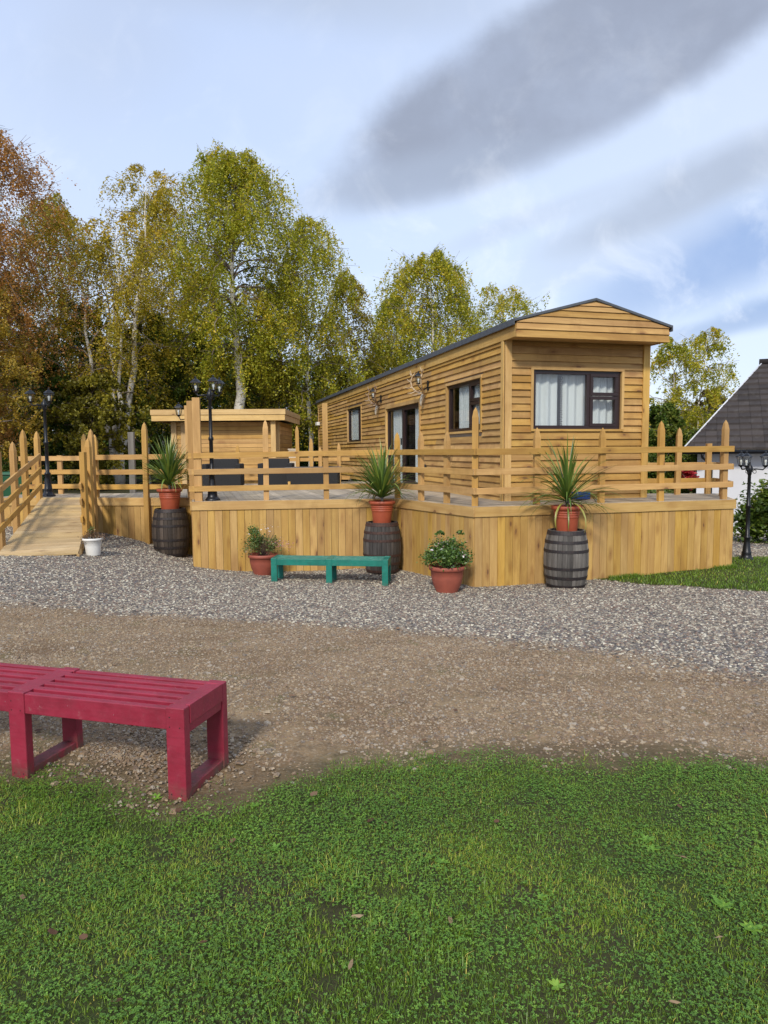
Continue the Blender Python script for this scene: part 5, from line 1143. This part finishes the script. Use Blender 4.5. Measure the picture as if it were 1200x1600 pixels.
tree('rusty orange tinged birch nearest the cabin roof end', tx(548, 35), 35, th(420, 35), 2.3, GO, 5, .15, 44, 6, 8, 12, .09, weep=1.2, tonebias=-.1)
tree('round headed green birch rising behind the middle of the cabin roof', tx(675, 36), 36, th(385, 36), 4.6, G, 6, .22, 66, 7, 9, 13, .095, weep=1.4)
tree('small yellow green birch showing above the near cabin roof', tx(780, 40), 40, th(440, 40), 4.6, G, 7, .2, 40, 6, 8, 12, .095, weep=1.0, tonebias=.0)
tree('airy yellow birch between the cabin and the white house', tx(1072, 30), 30, th(470, 30), 2.6, G, 8, .2, 54, 6, 8, 10, .08, weep=1.1, tonebias=.03, stems_=2)
tree('gold green birch between the multi stemmed and the tallest birch', tx(262, 35), 35, th(295, 35), 2.3, GO, 9, .24, 54, 6, 8, 13, .09, weep=1.1)
tree('thin bronze birch behind the left ramp posts', tx(95, 34), 34, th(305, 34), 3.0, GO, 10, .22, 54, 7, 8, 12, .085, weep=1.2, tonebias=-.15)
tree('low branched orange leaved tree at the left edge', tx(-18, 22), 22, th(445, 22), 2.0, YE, 11, .25, 40, 6, 8, 12, .075, weep=.8, tonebias=.0, name='autumn_tree')
tree('drooping green birch left of the cabin roof tree', tx(615, 39), 39, th(450, 39), 2.4, G, 12, .15, 46, 6, 8, 12, .10, weep=1.4, tonebias=-.12)
tree('bright green round tree just above the eaves of the cabin', tx(640, 33), 33, th(555, 33), 1.5, MD, 13, .15, 30, 6, 8, 12, .09, weep=.6, tonebias=.35, name='bushy_tree', trunk='darkbark')
tree('yellow sparse tree peeping over the house ridge', tx(1190, 40), 40, th(550, 40), 1.6, YE, 14, .25, 30, 6, 7, 9, .09, grp=None)
US = 'dark understorey trees behind the hut'
und = [(22, 30, 430, 2.6, DK, .15, 'dark green leafy tree behind the left edge trees'), (70, 27, 560, 2.2, MD, -.1, 'low dull green tree behind the ramp top lamp'), (135, 31, 480, 2.6, DK, .25, 'dark olive tree behind the ramp'), (150, 25, 590, 1.8, GO, -.35, 'low bronze leaved tree left of the multi stemmed birch'),
       (235, 30, 500, 2.4, DK, .3, 'dark olive tree left of the hut roof'), (300, 32, 520, 2.6, DK, .25, 'dark tree behind the hut roof left end'), (330, 38, 430, 3.0, MD, 0, 'dense green tree behind the tallest birch'), (415, 31, 540, 2.4, GO, -.3, 'low bronze green tree right of the forked trunk'),
       (440, 37, 440, 3.0, MD, -.05, 'tall mid green tree behind the narrower birch'), (520, 36, 560, 2.6, DK, .25, 'dark olive tree behind the far cabin end'), (590, 40, 560, 2.6, DK, .3, 'dark tree above the far cabin eaves'), (700, 40, 540, 3.0, MD, -.1, 'green tree filling in below the cabin roof birch'),
       (1030, 26, 590, 1.8, DK, .25, 'dark green tree at the right cabin corner'), (1060, 28, 640, 1.8, MD, 0, 'low green tree behind the rear deck posts'), (1105, 33, 585, 2.0, YE, -.35, 'yellow olive tree behind the house hip')]
for k, (px, Y, py, rd, m_, tb, lab) in enumerate(und):
    tree(lab, tx(px, Y), Y, th(py, Y), rd, m_, 40 + k, .08, 40, 6, 8, 12, .10, weep=.75, trunk='darkbark' if k % 2 else 'birch', tonebias=tb, name='understorey_tree', grp=US if px < 900 else None, r0=.09)
# bare white trunks standing in the wood
for k, (px, Y, w) in enumerate(((100, 26, .10), (208, 27.5, .11), (345, 33, .09), (478, 33, .1), (130, 30, .08))):
    pass
# far off wood that reads as one mass
rg = np.random.RandomState(77); n = 150000; nc = 420
cx = -38 + 52 * rg.rand(nc); cy = 42 + 8 * rg.rand(nc); cz = rg.rand(nc) ** 1.1 * np.interp(cx, [-38, -20, -8, -2, 4, 14], [8.5, 8, 7, 6, 4.5, 4.5]) 
i = rg.randint(0, nc, n); P = np.c_[cx[i], cy[i], cz[i]] + rg.randn(n, 3) * np.array([1.1, .7, .75])
o = stamp('woodland', P, rotmats(n, rg, 1.5) * (.20 + .16 * rg.rand(n))[:, None, None], LT, LF, M['lf_dark'], np.clip(rg.rand(n) * .6 + rg.rand(nc)[i] * .3, 0, 1)); tag(o, 'dark wood filling the background behind the birches', 'woodland', kind='stuff')
# wooded hill beyond
mb = MB(); nx = 60; vs = []
for j in range(9):
    for i2 in range(nx + 1):
        X_ = -350 + 1000 * i2 / nx; Y_ = 420 + j * 50; hh = (1 - ((j - 4) / 4.0) ** 2) * (20 + 20 * math.exp(-((X_ - 250) / 90) ** 2) + 3 * math.sin(X_ * .07) + 2 * math.sin(X_ * .19 + j)); vs.append((X_, Y_, hh - 3))
mb.add(vs, [(j * (nx + 1) + i2, j * (nx + 1) + i2 + 1, (j + 1) * (nx + 1) + i2 + 1, (j + 1) * (nx + 1) + i2) for j in range(8) for i2 in range(nx)], None, None, True)
o = mb.build('hills', plain('wooded_hill', (.035, .055, .045), .95, 0, .03, .4, (.02, .035, .03), 0)); tag(o, kind='structure')
